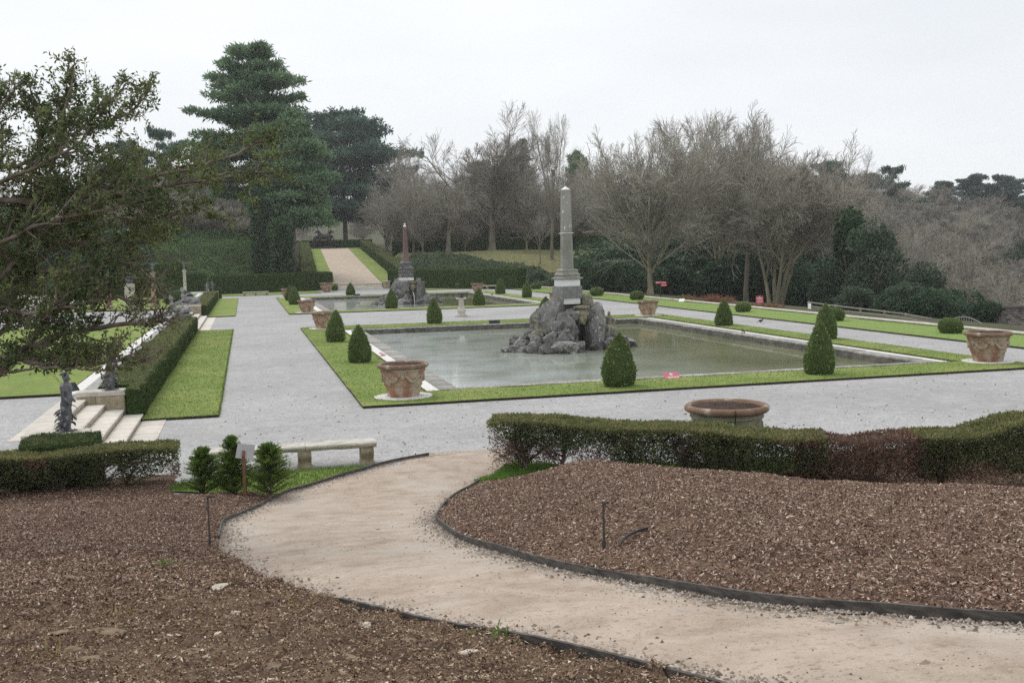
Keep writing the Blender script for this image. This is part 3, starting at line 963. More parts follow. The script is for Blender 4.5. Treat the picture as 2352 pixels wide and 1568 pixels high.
# weeds and dry stalks on the slope
mb, md = MB(), MB()
for (x, y) in [(-1.35, 6.95), (.3, 8.5), (-1.05, 8.4), (-.95, 11.5), (-.45, 12.9), (1.6, 6.9)]:
    k = 22
    p = np.column_stack([rng.normal(x, .06, k), rng.normal(y, .06, k)])
    p = np.column_stack([p, z_mulch(p[:, 0], p[:, 1])])
    cards(mb if rng.random() < .6 else md, p, np.tile([0, 0, 1.], (k, 1)), .11, rng, .12, .9)
mb.build('weed_tufts', M['blade'], kind='stuff')
md.build('dry_grass_tufts', mat('dry_grass', [(.3, (.22, .16, .07)), (.7, (.35, .27, .13))], 5, rough=.9), kind='stuff')


# gravel spilling along both path edges
def pebbles(n, P, inward):
    i = rng.integers(0, len(P) - 1, n)
    t = rng.random((n, 1))
    p = P[i] * (1 - t) + P[i + 1] * t
    d = unit(P[i + 1] - P[i])
    q = p + np.column_stack([-d[:, 1], d[:, 0]]) * (rng.exponential(.12, (n, 1)) * inward)
    q = q[in_poly(q[:, 0], q[:, 1], PATH_POLY)]
    n = len(q)
    c = np.column_stack([q, zp(q[:, 1]) + .008])
    V0 = np.array([(1, 0, 0), (-1, 0, 0), (0, 1, 0), (0, -1, 0), (0, 0, .8)])
    T0 = np.array([(0, 2, 4), (2, 1, 4), (1, 3, 4), (3, 0, 4)])
    s = (.009 * np.exp(rng.normal(size=n) * .4))[:, None, None]
    V = rotz(V0[None] * np.ones((n, 1, 1)), .0) * s * rng.uniform(.6, 1.4, (n, 1, 3)) + c[:, None]
    T = (np.arange(n)[:, None, None] * 5 + T0[None]).reshape(-1, 3)
    return V.reshape(-1, 3), T


mb = MB()
for P_, sgn in ((spline(PL, 300), -1), (spline(PR, 300), -1)):
    mb.add(*pebbles(8500, P_, sgn))
# loose stones over the whole path
k = 6000
w_, t_ = rng.random((k, 1)), rng.integers(0, nu - 1, k)
q = A[t_] * (1 - w_) + B[t_] * w_
V0 = np.array([(1, 0, 0), (-1, 0, 0), (0, 1, 0), (0, -1, 0), (0, 0, .7)])
T0 = np.array([(0, 2, 4), (2, 1, 4), (1, 3, 4), (3, 0, 4)])
sz = (.0065 * np.exp(rng.normal(size=k) * .4))[:, None, None]
V = V0[None] * sz * rng.uniform(.6, 1.4, (k, 1, 3)) + np.column_stack([q, zp(q[:, 1]) + .012 + .012 * fb2(q[:, 0], q[:, 1], 2.5, 3) + .12 * w_[:, 0] * (1 - w_[:, 0]) - .022])[:, None]
mb.add(V.reshape(-1, 3), (np.arange(k)[:, None, None] * 5 + T0[None]).reshape(-1, 3))
mb.build('path_pebbles', M['pebble'], kind='stuff')


# timber edging boards
def edging(name, label, P, h, up, th=.028):
    P = np.array(P)
    d = np.gradient(P, axis=0)
    n = unit(np.column_stack([-d[:, 1], d[:, 0]])) * th / 2
    z = zp(P[:, 1])
    hh = np.full(len(P), h) * (1 + .1 * fb2(P[:, 0], P[:, 1], 1.5, 2))
    ring = np.stack([np.column_stack([P - n, z - .12]), np.column_stack([P - n, z + hh]), np.column_stack([P + n, z + hh]), np.column_stack([P + n, z - .12])], 1)
    return MB().add(ring.reshape(-1, 3), grid_faces(len(P), 4)).add([ring[0][i] for i in range(4)], [[0, 1, 2, 3]]).add([ring[-1][i] for i in range(4)], [[3, 2, 1, 0]]).build(name, M['edging'], label=label, category='path edging')


edging('timber_edging', 'dark timber board edging the mulch mound on the right of the path', spline(PR[2:], 120), .085, 0)
edging('timber_edging', 'dark timber board curving from the sloping sign past the long stone bench', spline(PL[9:], 90), .07, 0)
edging('timber_edging', 'thin dark board along the rough stony slope at the bottom of the path', spline(PL[:7], 60), .05, 0)

# a few blown leaves on the gravel and the lawns
k = 2600
q = np.column_stack([rng.uniform(-.9, 33, k), 24.6 + 70 * rng.random(k) ** 1.6])
q = q[~((q[:, 0] > 5.8) & (q[:, 0] < 27.2) & (((q[:, 1] > 35.4) & (q[:, 1] < 68)) | (q[:, 1] > 91.9)))]
on = (q[:, 0] > 3.4) & (q[:, 0] < 29) & (((q[:, 1] > 32.7) & (q[:, 1] < 71.3)) | (q[:, 1] > 89.2))
cards(MB(), np.column_stack([q, np.where(on, .095, .008)]), rng.normal(0, 1, (len(q), 3)) * [1, 1, .15], .06, rng, .6, .2).build('fallen_leaves', mat('dry_leaves', [(.3, (.09, .06, .03)), (.7, (.22, .15, .08))], 5, island=(.5, 1.3)), kind='stuff')

# setts across the path where it meets the court
thr = link('path_threshold', None, kind='structure')
V, Q, T = bevbox(.2, .13, .1, .012)
pm = MB().add(V, Q, T).mesh('sett', M['paver'])
a, b = np.array([4.1, 24.45]), np.array([6.05, 24.25])
for r in range(3):
    for i in range(9):
        c = a + (b - a) * ((i + .5 + .5 * (r % 2)) / 9.6) + np.array([.014, .135]) * (r - .6)
        link('sett', pm, thr, (c[0], c[1], -.075 + rng.uniform(-.004, .004)), (0, 0, -.1 + rng.uniform(-.02, .02)), (1, 1, 1))

# patch of turf at the foot of the bench and of the hedges, with real blades
def turf_patch(name, poly, nb, hgt=.05):
    P = np.array(poly, float)
    c = P.mean(0)
    ring = np.column_stack([P, zp(P[:, 1]) + .02])
    n = len(P)
    o = MB().add(np.vstack([ring, [[*c, float(zp(c[1])) + .035]]]), [[i, (i + 1) % n, n] for i in range(n)]).build(name, M['lawn'], kind='structure')
    lo, hi = P.min(0), P.max(0)
    q = rng.uniform(lo, hi, (nb * 3, 2))
    q = q[in_poly(q[:, 0], q[:, 1], P)][:nb]
    mbb = cards(MB(), np.column_stack([q, zp(q[:, 1]) + .02]), np.tile([0, 0, 1.], (len(q), 1)), hgt, rng, .16, .45)
    mbb.build('grass_blades', M['blade'], kind='stuff')


turf_patch('bench_turf', [(.2, 21.35), (.55, 21.3), (1.0, 21.9), (1.9, 22.9), (2.75, 23.62), (2.3, 23.72), (1.2, 23.72), (-.4, 23.7), (-1.6, 23.2), (-2, 22.6)], 9000, .055)
turf_patch('hedge_turf', [(4.35, 20.75), (4.9, 21.35), (5.4, 22.3), (5.75, 22.75), (6.6, 22.0), (6.9, 20.9), (5.9, 20.6), (5.2, 20.3)], 6000, .09)
turf_patch('hedge_turf', [(7.4, 21.0), (8.2, 21.6), (10.5, 19.9), (12.4, 18.9), (12.3, 18.2), (10.4, 18.5), (9, 19.6)], 5000, .1)

# --- stairs from the upper terrace
def stairs(y0, y1, n, label):
    st = thing('stone_steps', label, 'steps', group='pale flights of steps up to the upper terrace')
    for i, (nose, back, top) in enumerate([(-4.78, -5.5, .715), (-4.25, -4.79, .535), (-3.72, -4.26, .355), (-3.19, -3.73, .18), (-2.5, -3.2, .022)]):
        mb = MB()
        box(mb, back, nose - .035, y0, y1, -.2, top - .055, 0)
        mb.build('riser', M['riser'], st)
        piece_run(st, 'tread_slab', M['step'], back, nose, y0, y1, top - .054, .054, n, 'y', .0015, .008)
    return st


stairs(26.02, 33.2, 5, 'near flight of wide pale stone steps by the small standing statues')
stairs(72.7, 89.2, 10, 'farther flight of pale stone steps between the two sphinx statues')
mb = MB()
box(mb, -4.82, -4.62, 33.9, 72.0, -.2, .8, .01)
wl = mb.build('retaining_wall', M['pedestal'], label='low stone retaining wall behind the near long clipped hedge', category='wall')
mb = MB()
box(mb, -4.82, -4.62, 90.6, 129, -.2, .8, .01)
mb.build('retaining_wall', M['pedestal'], label='low stone retaining wall behind the farther long clipped hedge', category='wall')


def pedestal(y0, y1, h, label):
    p = thing('statue_pedestal', label, 'pedestal', group='stone pedestals at the ends of the steps')
    for i in range(2):
        for j in range(2):
            mb = MB()
            s = -.12 if i else .1
            xs_ = (-5.05, -4.4 + s, -3.69)
            box(mb, xs_[j], xs_[j + 1] - .005, y0, y1, -.1 + i * (h - .05) / 2 * 1.0, -.1 + (i + 1) * (h - .05) / 2 - .004, .012)
            mb.build('stone_block', M['pedestal'], p)
    mb = MB()
    box(mb, -5.08, -3.66, y0 - .02, y1 + .02, h - .149, h, .02)
    mb.build('capstone', M['lime'], p)


pedestal(33.22, 33.88, .92, 'stone pedestal at far end of the near steps under a leafy statue')
pedestal(25.35, 26.0, .92, 'stone pedestal at near end of the near steps behind clipped hedge')
pedestal(71.9, 72.66, 1.1, 'stone pedestal under the nearer sphinx')
pedestal(89.24, 90.4, 1.1, 'stone pedestal under the farther sphinx')

# --- foot of the ramp, and the ramp
rp = link('ramp_path', None, kind='structure')
yy = np.concatenate([np.linspace(151.4, 256, 40)])
for nm, m, off0, off1, dz in (('ramp_gravel', 'ramp', -3.3, 3.3, 0.0), ('ramp_lawn', 'lawn', -6.0, -3.32, .02), ('ramp_lawn', 'lawn', 3.32, 6.0, .02)):
    o_ = np.linspace(off0, off1, 8)
    X = ramp_c(yy)[:, None] + o_[None]
    Y = np.repeat(yy[:, None], 8, 1)
    Z = np.repeat(ramp_z(yy)[:, None], 8, 1) + dz
    MB().add(np.stack([X, Y, Z], -1), grid_faces(len(yy), 8)[:, ::-1]).build(nm, M[m], rp, smooth=True)
st = thing('ramp_steps', 'low flight of stone steps at the foot of the buff gravel ramp', 'steps')
for i in range(4):
    piece_run(st, 'step_slab', M['step'], 12.6, 19.0, 149.2 + i * .5, 149.75 + i * .5 + (.4 if i == 3 else 0), .0 + i * .15, .15, 5, 'x', .002, .01)
for x, lab in ((12.1, 'square stone pier left of the ramp steps'), (19.5, 'square stone pier right of the ramp steps')):
    p = thing('stone_pier', lab, 'pier', (x, 149.6, 0), group='piers beside the ramp steps')
    mb = MB()
    box(mb, -.45, .45, -.45, .8, 0, .95, .02)
    mb.build('shaft', M['pedestal'], p)
    mb = MB()
    box(mb, -.52, .52, -.52, .87, .953, 1.08, .03)
    mb.build('capstone', M['lime'], p)


# ================================================================== HEDGES
def hedge(name, label, pts, width, h, z0=0.0, res=.16, sprigs=8000, size=.1, rough=.035, leafm='hedgeleaf', topm=None, group=None, zs=None):
    """clipped hedge along a ground polyline: a rough body and its sprigs"""
    P = np.array(pts, float)
    seg = np.hypot(*np.diff(P, axis=0).T)
    cum = np.concatenate([[0], np.cumsum(seg)])
    n = max(4, int(cum[-1] / res))
    s = np.linspace(0, cum[-1], n)
    C = np.column_stack([np.interp(s, cum, P[:, i]) for i in range(2)])
    zb = np.interp(s, cum, zs) if zs is not None else np.full(n, z0)
    d = unit(np.gradient(C, axis=0))
    nn = np.column_stack([-d[:, 1], d[:, 0]])
    k1, k2 = max(3, int(h / res)), max(3, int(width / res))
    prof = [(-width / 2, z) for z in np.linspace(-.05, h - .06, k1)] + [(o, h) for o in np.linspace(-width / 2 + .06, width / 2 - .06, k2)] + [(width / 2, z) for z in np.linspace(h - .06, -.05, k1)]
    prof = np.array(prof)
    V = np.stack([C[:, None, 0] + nn[:, None, 0] * prof[None, :, 0], C[:, None, 1] + nn[:, None, 1] * prof[None, :, 0], zb[:, None] + prof[None, :, 1]], -1)
    sh = V.shape
    V = V.reshape(-1, 3)
    nv_ = np.stack([fbm(V + 11, 2.2, 3), fbm(V + 47, 2.2, 3), fbm(V + 83, 2.2, 3)], -1) * rough
    V = V + nv_
    F = grid_faces(sh[0], sh[1])
    mb = MB().add(V, F)
    for e in (0, -1):           # end caps as a lattice across the section
        ring = V.reshape(sh)[e]
        half = len(prof) // 2
        l_, r_ = ring[:half], ring[::-1][:half]
        lat = np.stack([l_ * (1 - t) + r_ * t for t in np.linspace(0, 1, 7)], 1)
        lat[:, 1:-1] += rng.normal(size=(half, 5, 3)) * rough * .6
        f = grid_faces(half, 7)
        mb.add(lat.reshape(-1, 3), f if e else f[:, ::-1])
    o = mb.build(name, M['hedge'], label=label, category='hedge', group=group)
    Vv, Qq, _ = mb.arrays()
    p, nrm = surf_sample(Vv, Qq, sprigs, rng)
    ms = M[leafm]
    up = (p[:, 2] > np.interp(np.arange(len(p)) * 0 + 0, [0], [0]) + 0)
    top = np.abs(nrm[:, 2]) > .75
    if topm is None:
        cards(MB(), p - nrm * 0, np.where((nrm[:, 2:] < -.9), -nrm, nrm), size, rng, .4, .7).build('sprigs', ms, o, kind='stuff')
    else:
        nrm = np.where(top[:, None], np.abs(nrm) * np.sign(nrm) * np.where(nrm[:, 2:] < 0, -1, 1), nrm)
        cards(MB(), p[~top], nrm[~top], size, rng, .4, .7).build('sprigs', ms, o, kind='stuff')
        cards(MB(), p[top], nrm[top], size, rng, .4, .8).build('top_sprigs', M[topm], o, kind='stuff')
    return o


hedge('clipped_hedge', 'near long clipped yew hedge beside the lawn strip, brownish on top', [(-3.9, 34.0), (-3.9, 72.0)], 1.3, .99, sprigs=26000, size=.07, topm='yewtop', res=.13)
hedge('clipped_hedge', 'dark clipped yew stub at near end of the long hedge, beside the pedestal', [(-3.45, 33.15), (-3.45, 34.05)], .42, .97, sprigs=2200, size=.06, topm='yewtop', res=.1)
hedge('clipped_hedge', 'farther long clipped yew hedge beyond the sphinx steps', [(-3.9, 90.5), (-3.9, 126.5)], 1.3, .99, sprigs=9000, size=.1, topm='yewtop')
hedge('clipped_hedge', 'low flat-topped yew block behind the leggy hedge at the foot of the near steps', [(-4.8, 24.3), (-3.35, 24.3)], 1.6, .97, sprigs=11000, size=.055, topm='nearyew', res=.1)
hedge('clipped_hedge', 'tall dark hedge at the back, left of the ramp steps', [(-4.6, 146.0), (2, 147.8), (8, 150.2), (11.7, 152.6)], 1.6, 2.5, sprigs=9000, size=.16, rough=.05, res=.3)
hedge('clipped_hedge', 'tall dark hedge at the back, right of the ramp steps', [(20.4, 150.6), (27, 141.5), (34.6, 130.6)], 1.6, 2.6, sprigs=9000, size=.16, rough=.05, res=.3)
hedge('clipped_hedge', 'small hedge end at the far left corner of the lawn strip', [(-3.6, 129.2), (-3.6, 131)], 1.2, 1.35, sprigs=900, size=.14, res=.25)
hedge('clipped_hedge', 'tall block of dark hedge behind the bird columns', [(-9.3, 118), (-6.3, 118)], 5, 3.75, z0=.7, sprigs=4000, size=.18, res=.3)
hedge('clipped_hedge', 'mid-height dark hedge between the tall block and the small putti', [(-8.2, 140), (-4.9, 140)], 2, 2.3, z0=.7, sprigs=2500, size=.18, res=.3)
hedge('clipped_hedge', 'lower hedge behind the left bird column, seen through the yew', [(-18, 122), (-9.6, 122)], 2, 2.2, z0=.7, sprigs=4000, size=.18, res=.3)
for s, lab in ((-1, 'left sloping hedge climbing beside the ramp'), (1, 'right sloping hedge climbing beside the ramp')):
    yv = np.linspace(153.5, 250, 12) if s < 0 else np.linspace(155, 252, 12)
    hedge('clipped_hedge', lab, np.column_stack([ramp_c(yv) + s * 7.1, yv]), 2.1, 1.9, sprigs=7000, size=.2, rough=.06, res=.4, zs=ramp_z(yv) - .05, topm='yewtop')
hedge('clipped_hedge', 'dark hedge closing the top of the ramp behind the bronze group', [(13.5, 259.5), (30.5, 259.5)], 2, 2.0, z0=6.6, sprigs=3000, size=.25, res=.5)
hedge('clipped_hedge', 'long dark hedge along the top of the bank behind the bare trees', [(28, 203), (50, 196), (66, 186)], 2.5, 2.9, z0=4.6, sprigs=6000, size=.25, res=.5, rough=.08)

# ================================================================== TOPIARY
def topiary_meshes(seed, cone=True):
    r_ = np.random.default_rng(seed)
    if cone:
        prof = np.array([(.40, 0), (.50, .1), (.535, .35), (.515, .62), (.455, .9), (.345, 1.2), (.205, 1.5), (.075, 1.71), (.008, 1.8)])
    else:
        prof = np.array([(.36, 0), (.52, .1), (.62, .28), (.64, .44), (.57, .64), (.4, .79), (.2, .86), (.01, .88)])
    p = spline(prof, 34)
    p[:, 0] = np.maximum(p[:, 0], .008)
    n = 44
    a = np.arange(n) * 2 * PI / n
    V = np.stack([np.cos(a)[:, None] * p[:, 0], np.sin(a)[:, None] * p[:, 0], np.repeat(p[None, :, 1], n, 0)], -1).reshape(-1, 3)
    rad = unit(V * [1, 1, .3])
    V = V + rad * (.035 * fbm(V + seed, 3.2, 3) + .03 * fbm(V + seed * 3, 1.1, 2))[:, None]
    F = grid_faces(n, len(p), True)
    mb = MB().add(V, F)
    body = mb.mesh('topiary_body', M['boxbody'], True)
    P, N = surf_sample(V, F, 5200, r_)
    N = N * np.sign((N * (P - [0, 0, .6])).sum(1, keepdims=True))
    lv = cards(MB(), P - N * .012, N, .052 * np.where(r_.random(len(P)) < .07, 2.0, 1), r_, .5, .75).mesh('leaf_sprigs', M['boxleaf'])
    return body, lv


cones = [topiary_meshes(i) for i in (1, 2, 3, 4, 5)]
balls = [topiary_meshes(i, False) for i in (11, 12)]
k_ = [0]


def topi(name, label, x, y, z, cone, sx=1.0, sz=1.0, group=None, lean=0):
    b, l = (cones if cone else balls)[k_[0] % (5 if cone else 2)]
    k_[0] += 1
    o = link(name, b, None, (x, y, z), (lean + rng.uniform(-.03, .03), rng.uniform(-.03, .03), rng.uniform(0, 6)), (sx * rng.uniform(.95, 1.06), sx * rng.uniform(.95, 1.06), sz), label=label, category='topiary', group=group)
    link('leaf_sprigs', l, o, kind='stuff')


CG = 'clipped cones round the two ponds'
for (x, y, sz, lab) in [
    (12.43, 34.17, 1.05, 'largest clipped cone mid front lawn of near pond, left of the red sign'),
    (20.32, 34.33, 1.09, 'clipped cone on near pond front lawn overlapping a cone behind it'),
    (28.3, 47.2, 1.02, 'clipped cone on right lawn of near pond, behind the front right cone'),
    (27.9, 58.0, .9, 'clipped cone on right lawn of near pond beside the right gravel walk, near round pot'),
    (4.77, 46.6, .95, 'clipped cone on left lawn of near pond, just behind the front terracotta pot'),
    (4.69, 58.57, 1.0, 'clipped cone on left lawn of near pond touching the second terracotta pot'),
    (12.34, 70.2, .99, 'clipped cone on the back lawn of near pond, left of the sundial'),
    (20.2, 70.2, .9, 'clipped cone half hidden behind the near rock island'),
    (4.6, 116.4, .98, 'small far clipped cone, back one of the pair on far pond left lawn'),
    (4.63, 106.5, 1.02, 'small far clipped cone, front one of the pair on far pond left lawn'),
    (12.15, 126.9, .85, 'clipped cone on back lawn of far pond before the ramp steps'),
    (12.4, 92.3, .97, 'clipped cone on front lawn of far pond before the red obelisk rocks'),
    (20.27, 92.1, .88, 'clipped cone on front lawn of far pond just right of the sundial'),
    (28.1, 116.0, 1.0, 'clipped cone on right lawn of far pond beside the far pot'),
    (28.0, 104.1, .95, 'clipped cone on right lawn of far pond, left of the grey obelisk')]:
    topi('topiary_cone', lab, x, y, .06, True, rng.uniform(.96, 1.04), sz, CG)
BG = 'clipped balls on the right and back lawns'
for (x, y, s, sz, lab) in [
    (35.04, 102.5, 1.05, 1.03, 'yellow-green clipped ball right of the grey obelisk pedestal'),
    (35.4, 91.9, .98, .98, 'clipped ball on right lawn behind the pot by the gravel walk'),
    (35.4, 127.0, .98, .88, 'far clipped ball between two far cones on right lawn'),
    (34.8, 135.7, .96, .9, 'farthest clipped ball near the end of the back hedge'),
    (28.1, 139.0, 1.1, 1.0, 'clipped ball before the back hedge, left of the far pot'),
    (35.0, 69.5, .86, .82, 'flat-topped clipped ball in front of the square red board'),
    (35.4, 57.9, .9, .9, 'clipped ball behind the double cone on the right lawn'),
    (35.3, 46.8, .9, .92, 'bright green clipped ball on right lawn behind the right-hand pot'),
    (11.9, 146.4, .7, .9, 'small clipped ball beside the pot left of the ramp steps')]:
    topi('topiary_ball', lab, x, y, .05, False, s, sz, BG)

# ================================================================== POTS
def make_pot(n_seg, moss=False):
    body, rim, soil, rings, gar, ros = MB(), MB(), MB(), MB(), MB(), MB()
    lathe(body, [(.50, 0), (.515, .02), (.56, .28), (.60, .40), (.66, .62), (.715, .86), (.735, .97), (.70, .99), (.66, .95), (.62, .7)], n_seg)
    lathe(rim, [(.74, .965), (.80, .975), (.845, 1.01), (.85, 1.06), (.82, 1.105), (.775, 1.12), (.735, 1.10), (.70, 1.04), (.69, .97)], n_seg, cap=False)
    n, k = 40, 7
    a = np.arange(n) * 2 * PI / n
    r = np.linspace(.02, .715, k)
    Vs = np.stack([np.cos(a)[:, None] * r, np.sin(a)[:, None] * r, np.zeros((n, k))], -1)
    Vs[..., 2] = 1.055 + .05 * (1 - (r / .71) ** 2) + .05 * fbm(Vs * 1.0, 5, 3)
    soil.add(Vs.reshape(-1, 3), grid_faces(n, k, True))
    for z, rr_ in ((.42, .612), (.885, .725)):
        t = np.linspace(0, 2 * PI, 49)
        tube(rings, np.column_stack([np.cos(t) * rr_, np.sin(t) * rr_, np.full(49, z)]), .02, 6, False)

    def surf(th, z, o=0.0):
        R = np.interp(z, [.28, .40, .62, .86, .97], [.56, .60, .66, .715, .735]) + o
        return np.stack([np.cos(th) * R, np.sin(th) * R, z], -1)
    sw, kn = [], []
    for i in range(6):
        t0 = i * PI / 3
        t = np.linspace(0, 1, 15)
        th = t0 + .12 + t * (PI / 3 - .24)
        z = .8 - .24 * np.sin(t * PI)
        g_ = MB()
        tube(g_, surf(th, z, .01), .022 + .035 * np.sin(t * PI) + .012 * rng.random(15), 6)
        sw.append(g_)
        h_ = MB()
        V0, T0 = ico(2)
        c = surf(np.array([t0]), np.array([.74]), .0)[0]
        Vr = V0 * np.array([.03, .085, .095]) * (1 + .15 * fbm(V0 * 3 + i, 2))[:, None]
        h_.add(rotz(Vr, t0) + c, T0)
        tt = np.linspace(0, 2 * PI, 17)
        ring = np.column_stack([np.full(17, .02), np.cos(tt) * .075, np.sin(tt) * .08])
        tube(h_, rotz(ring, t0) + c, .014, 5, False)
        kn.append(h_)
    tm, tr = (M['terramoss'], M['terrarim']) if moss else (M['terra'], M['terrarim'])
    return (body.mesh('pot_body', tm, True), rim.mesh('rim', tr, True), soil.mesh('soil', M['potsoil'], True), rings.mesh('moulding', tm, True), [g.mesh('garland', M['terramoss'] if moss else M['garland'], True) for g in sw], [g.mesh('rosette', M['terramoss'] if moss else M['garland'], True) for g in kn])


POT = make_pot(48)
POTM = make_pot(64, True)


def pot(label, x, y, z=.05, s=1.0, rz=0.0, P_=POT, disc=True):
    o = link('terracotta_pot', P_[0], None, (x, y, z), (0, 0, rz), s, label=label, category='plant pot', group='large garlanded terracotta pots')
    for nm, me in (('rim', P_[1]), ('soil', P_[2]), ('moulding', P_[3])):
        link(nm, me, o)
    for me in P_[4]:
        link('garland', me, o)
    for me in P_[5]:
        link('rosette', me, o)
    if disc:
        lathe(MB(), [(.98, z - .04), (.98, z + .035), (.9, z + .045), (.4, z + .045)], 40).build('gravel_disc', M['whitegravel'], loc=(x, y, 0), kind='structure')


pot('big terracotta pot with garlands at front left corner of the near pond', 4.96, 34.6, s=1.02, rz=.35)
pot('garlanded terracotta pot behind a cone at back left corner of the near pond', 4.85, 69.7, s=.98, rz=1.0)
pot('garlanded terracotta pot at front left corner of the far pond', 4.95, 90.9, s=.95, rz=.6)
pot('garlanded terracotta pot at back right corner of the near pond, by the gravel walk', 27.75, 69.9, s=.95, rz=.2)
pot('big pale terracotta pot at front right corner of the near pond', 28.2, 35.1, s=1.07, rz=.05)
pot('small far terracotta pot at back left corner of the far pond', 4.7, 126.0, s=.95, rz=.3)
pot('far terracotta pot at back right corner of the far pond, before the back hedge', 27.1, 123.6, s=.95, rz=.5)
pot('far terracotta pot before the hedge left of the ramp steps', 10.43, 142.2, s=1.08, rz=.8, disc=False)
pot('far terracotta pot partly behind the red obelisk rocks', 21.96, 136.0, s=1.0, rz=.1, disc=False)
pot('terracotta pot partly behind the pedestal of the grey obelisk', 27.2, 90.6, s=.95, rz=.1)
pot('mossy grey-green pot with terracotta rim behind the leggy hedge on the right', 10.45, 21.6, z=.0, s=1.12, rz=.2, P_=POTM, disc=False)
mb = MB()
tube(mb, [(-.05, -.93, 1.22), (-.04, -.96, 1.16), (-.02, -.88, 1.0), (.0, -.82, .8)], .012, 5)
mb.build('irrigation_hose', M['black'], loc=(10.25, 21.6, .02), label='thin black hose hanging over the rim of the mossy pot', category='hose')


# ================================================================== OBELISKS AND ROCK ISLANDS
def taper(mb, w0, w1, z0, z1, cham=.22, n=1, flute=0.0):
    """square shaft with chamfered corners"""
    def sec(w, z):
        h, c = w / 2, w * cham
        p = [(h, -h + c), (h, h - c), (h - c, h), (-h + c, h), (-h, h - c), (-h, -h + c), (-h + c, -h), (h - c, -h)]
        if flute:
            q = []
            for a, b in zip(p, p[1:] + p[:1]):
                q += [a, ((a[0] + b[0]) / 2 * (1 - flute), (a[1] + b[1]) / 2 * (1 - flute))]
            p = q
        return [(x, y, z) for x, y in p]
    ks = np.linspace(0, 1, n + 1)
    V = np.array([sec(w0 + (w1 - w0) * k, z0 + (z1 - z0) * k) for k in ks])
    m = V.shape[1]
    mb.add(V.transpose(1, 0, 2).reshape(-1, 3), grid_faces(m, n + 1, True))
    for k in (0, n):
        c = V[k].mean(0)
        F = np.array([[i, (i + 1) % m, m] for i in range(m)])
        mb.add(np.vstack([V[k], [c]]), F if k else F[:, ::-1])
    return mb


def sqprof(mb, prof, z):
    """stack of square mouldings: (half width, height)"""
    P = np.array(prof)
    q = np.array([(1, -1), (1, 1), (-1, 1), (-1, -1)])
    V = np.stack([np.stack([q[:, 0] * w, q[:, 1] * w, np.full(4, z + h)], -1) for w, h in P], 1)
    mb.add(V.reshape(-1, 3), grid_faces(4, len(P), True))
    for k in (0, len(P) - 1):
        mb.add(V[:, k], [[0, 1, 2, 3]] if k else [[3, 2, 1, 0]])
    return mb


o = thing('obelisk', 'tall grey-green lichened obelisk on white and grey pedestal over near rock island', 'obelisk', (16.15, 51.9, 2.05), rz=.12)
sqprof(MB(), [(.50, 0), (.50, .29), (.53, .30)], 0).build('white_base', M['marble'], o)
sqprof(MB(), [(.575, 0), (.585, .02), (.585, .6), (.57, .62)], .302).build('grey_band', M['greymarble'], o)
sqprof(MB(), [(.505, 0), (.505, .33)], .924).build('white_block', M['marble'], o)
sqprof(MB(), [(.52, 0), (.62, .04), (.63, .1), (.5, .14), (.5, .22), (.54, .26), (.46, .32), (.42, .42), (.45, .47), (.38, .55)], 1.256).build('cornice', M['obel'], o)
taper(MB(), .63, .56, 1.8, 3.62, .27, 6, .1).build('shaft', M['obel'], o)
sqprof(MB(), [(.25, 0), (.29, .01), (.29, .03), (.25, .04)], 3.622).build('joint_band', M['marble'], o)
taper(MB(), .555, .475, 3.663, 5.86, .27, 6, .1).build('shaft', M['obel'], o)
taper(MB(), .465, .03, 5.862, 6.05, .27).build('tip', M['marble'], o)

o = thing('obelisk', 'slim red granite obelisk on stepped grey pedestal over far rock island', 'obelisk', (16.15, 107.9, 2.1), rz=.1)
sqprof(MB(), [(.62, 0), (.62, .32)], 0).build('white_base', M['marble'], o)
sqprof(MB(), [(.64, 0), (.66, .04), (.64, .5), (.7, .56), (.7, .66), (.6, .7), (.56, .82), (.66, .88), (.66, .95), (.5, 1.1), (.48, 1.35), (.56, 1.4), (.56, 1.5), (.36, 1.72)], .322).build('stepped_pedestal', M['rock'], o)
taper(MB(), .54, .33, 2.05, 5.55, .16, 6).build('shaft', M['redgranite'], o)
taper(MB(), .33, .1, 5.552, 5.75, .16).build('tip', M['marble'], o)
V, T = ico(2)
MB().add(V * .1 + [0, 0, 5.82], T).build('finial', M['marble'], o, smooth=True)


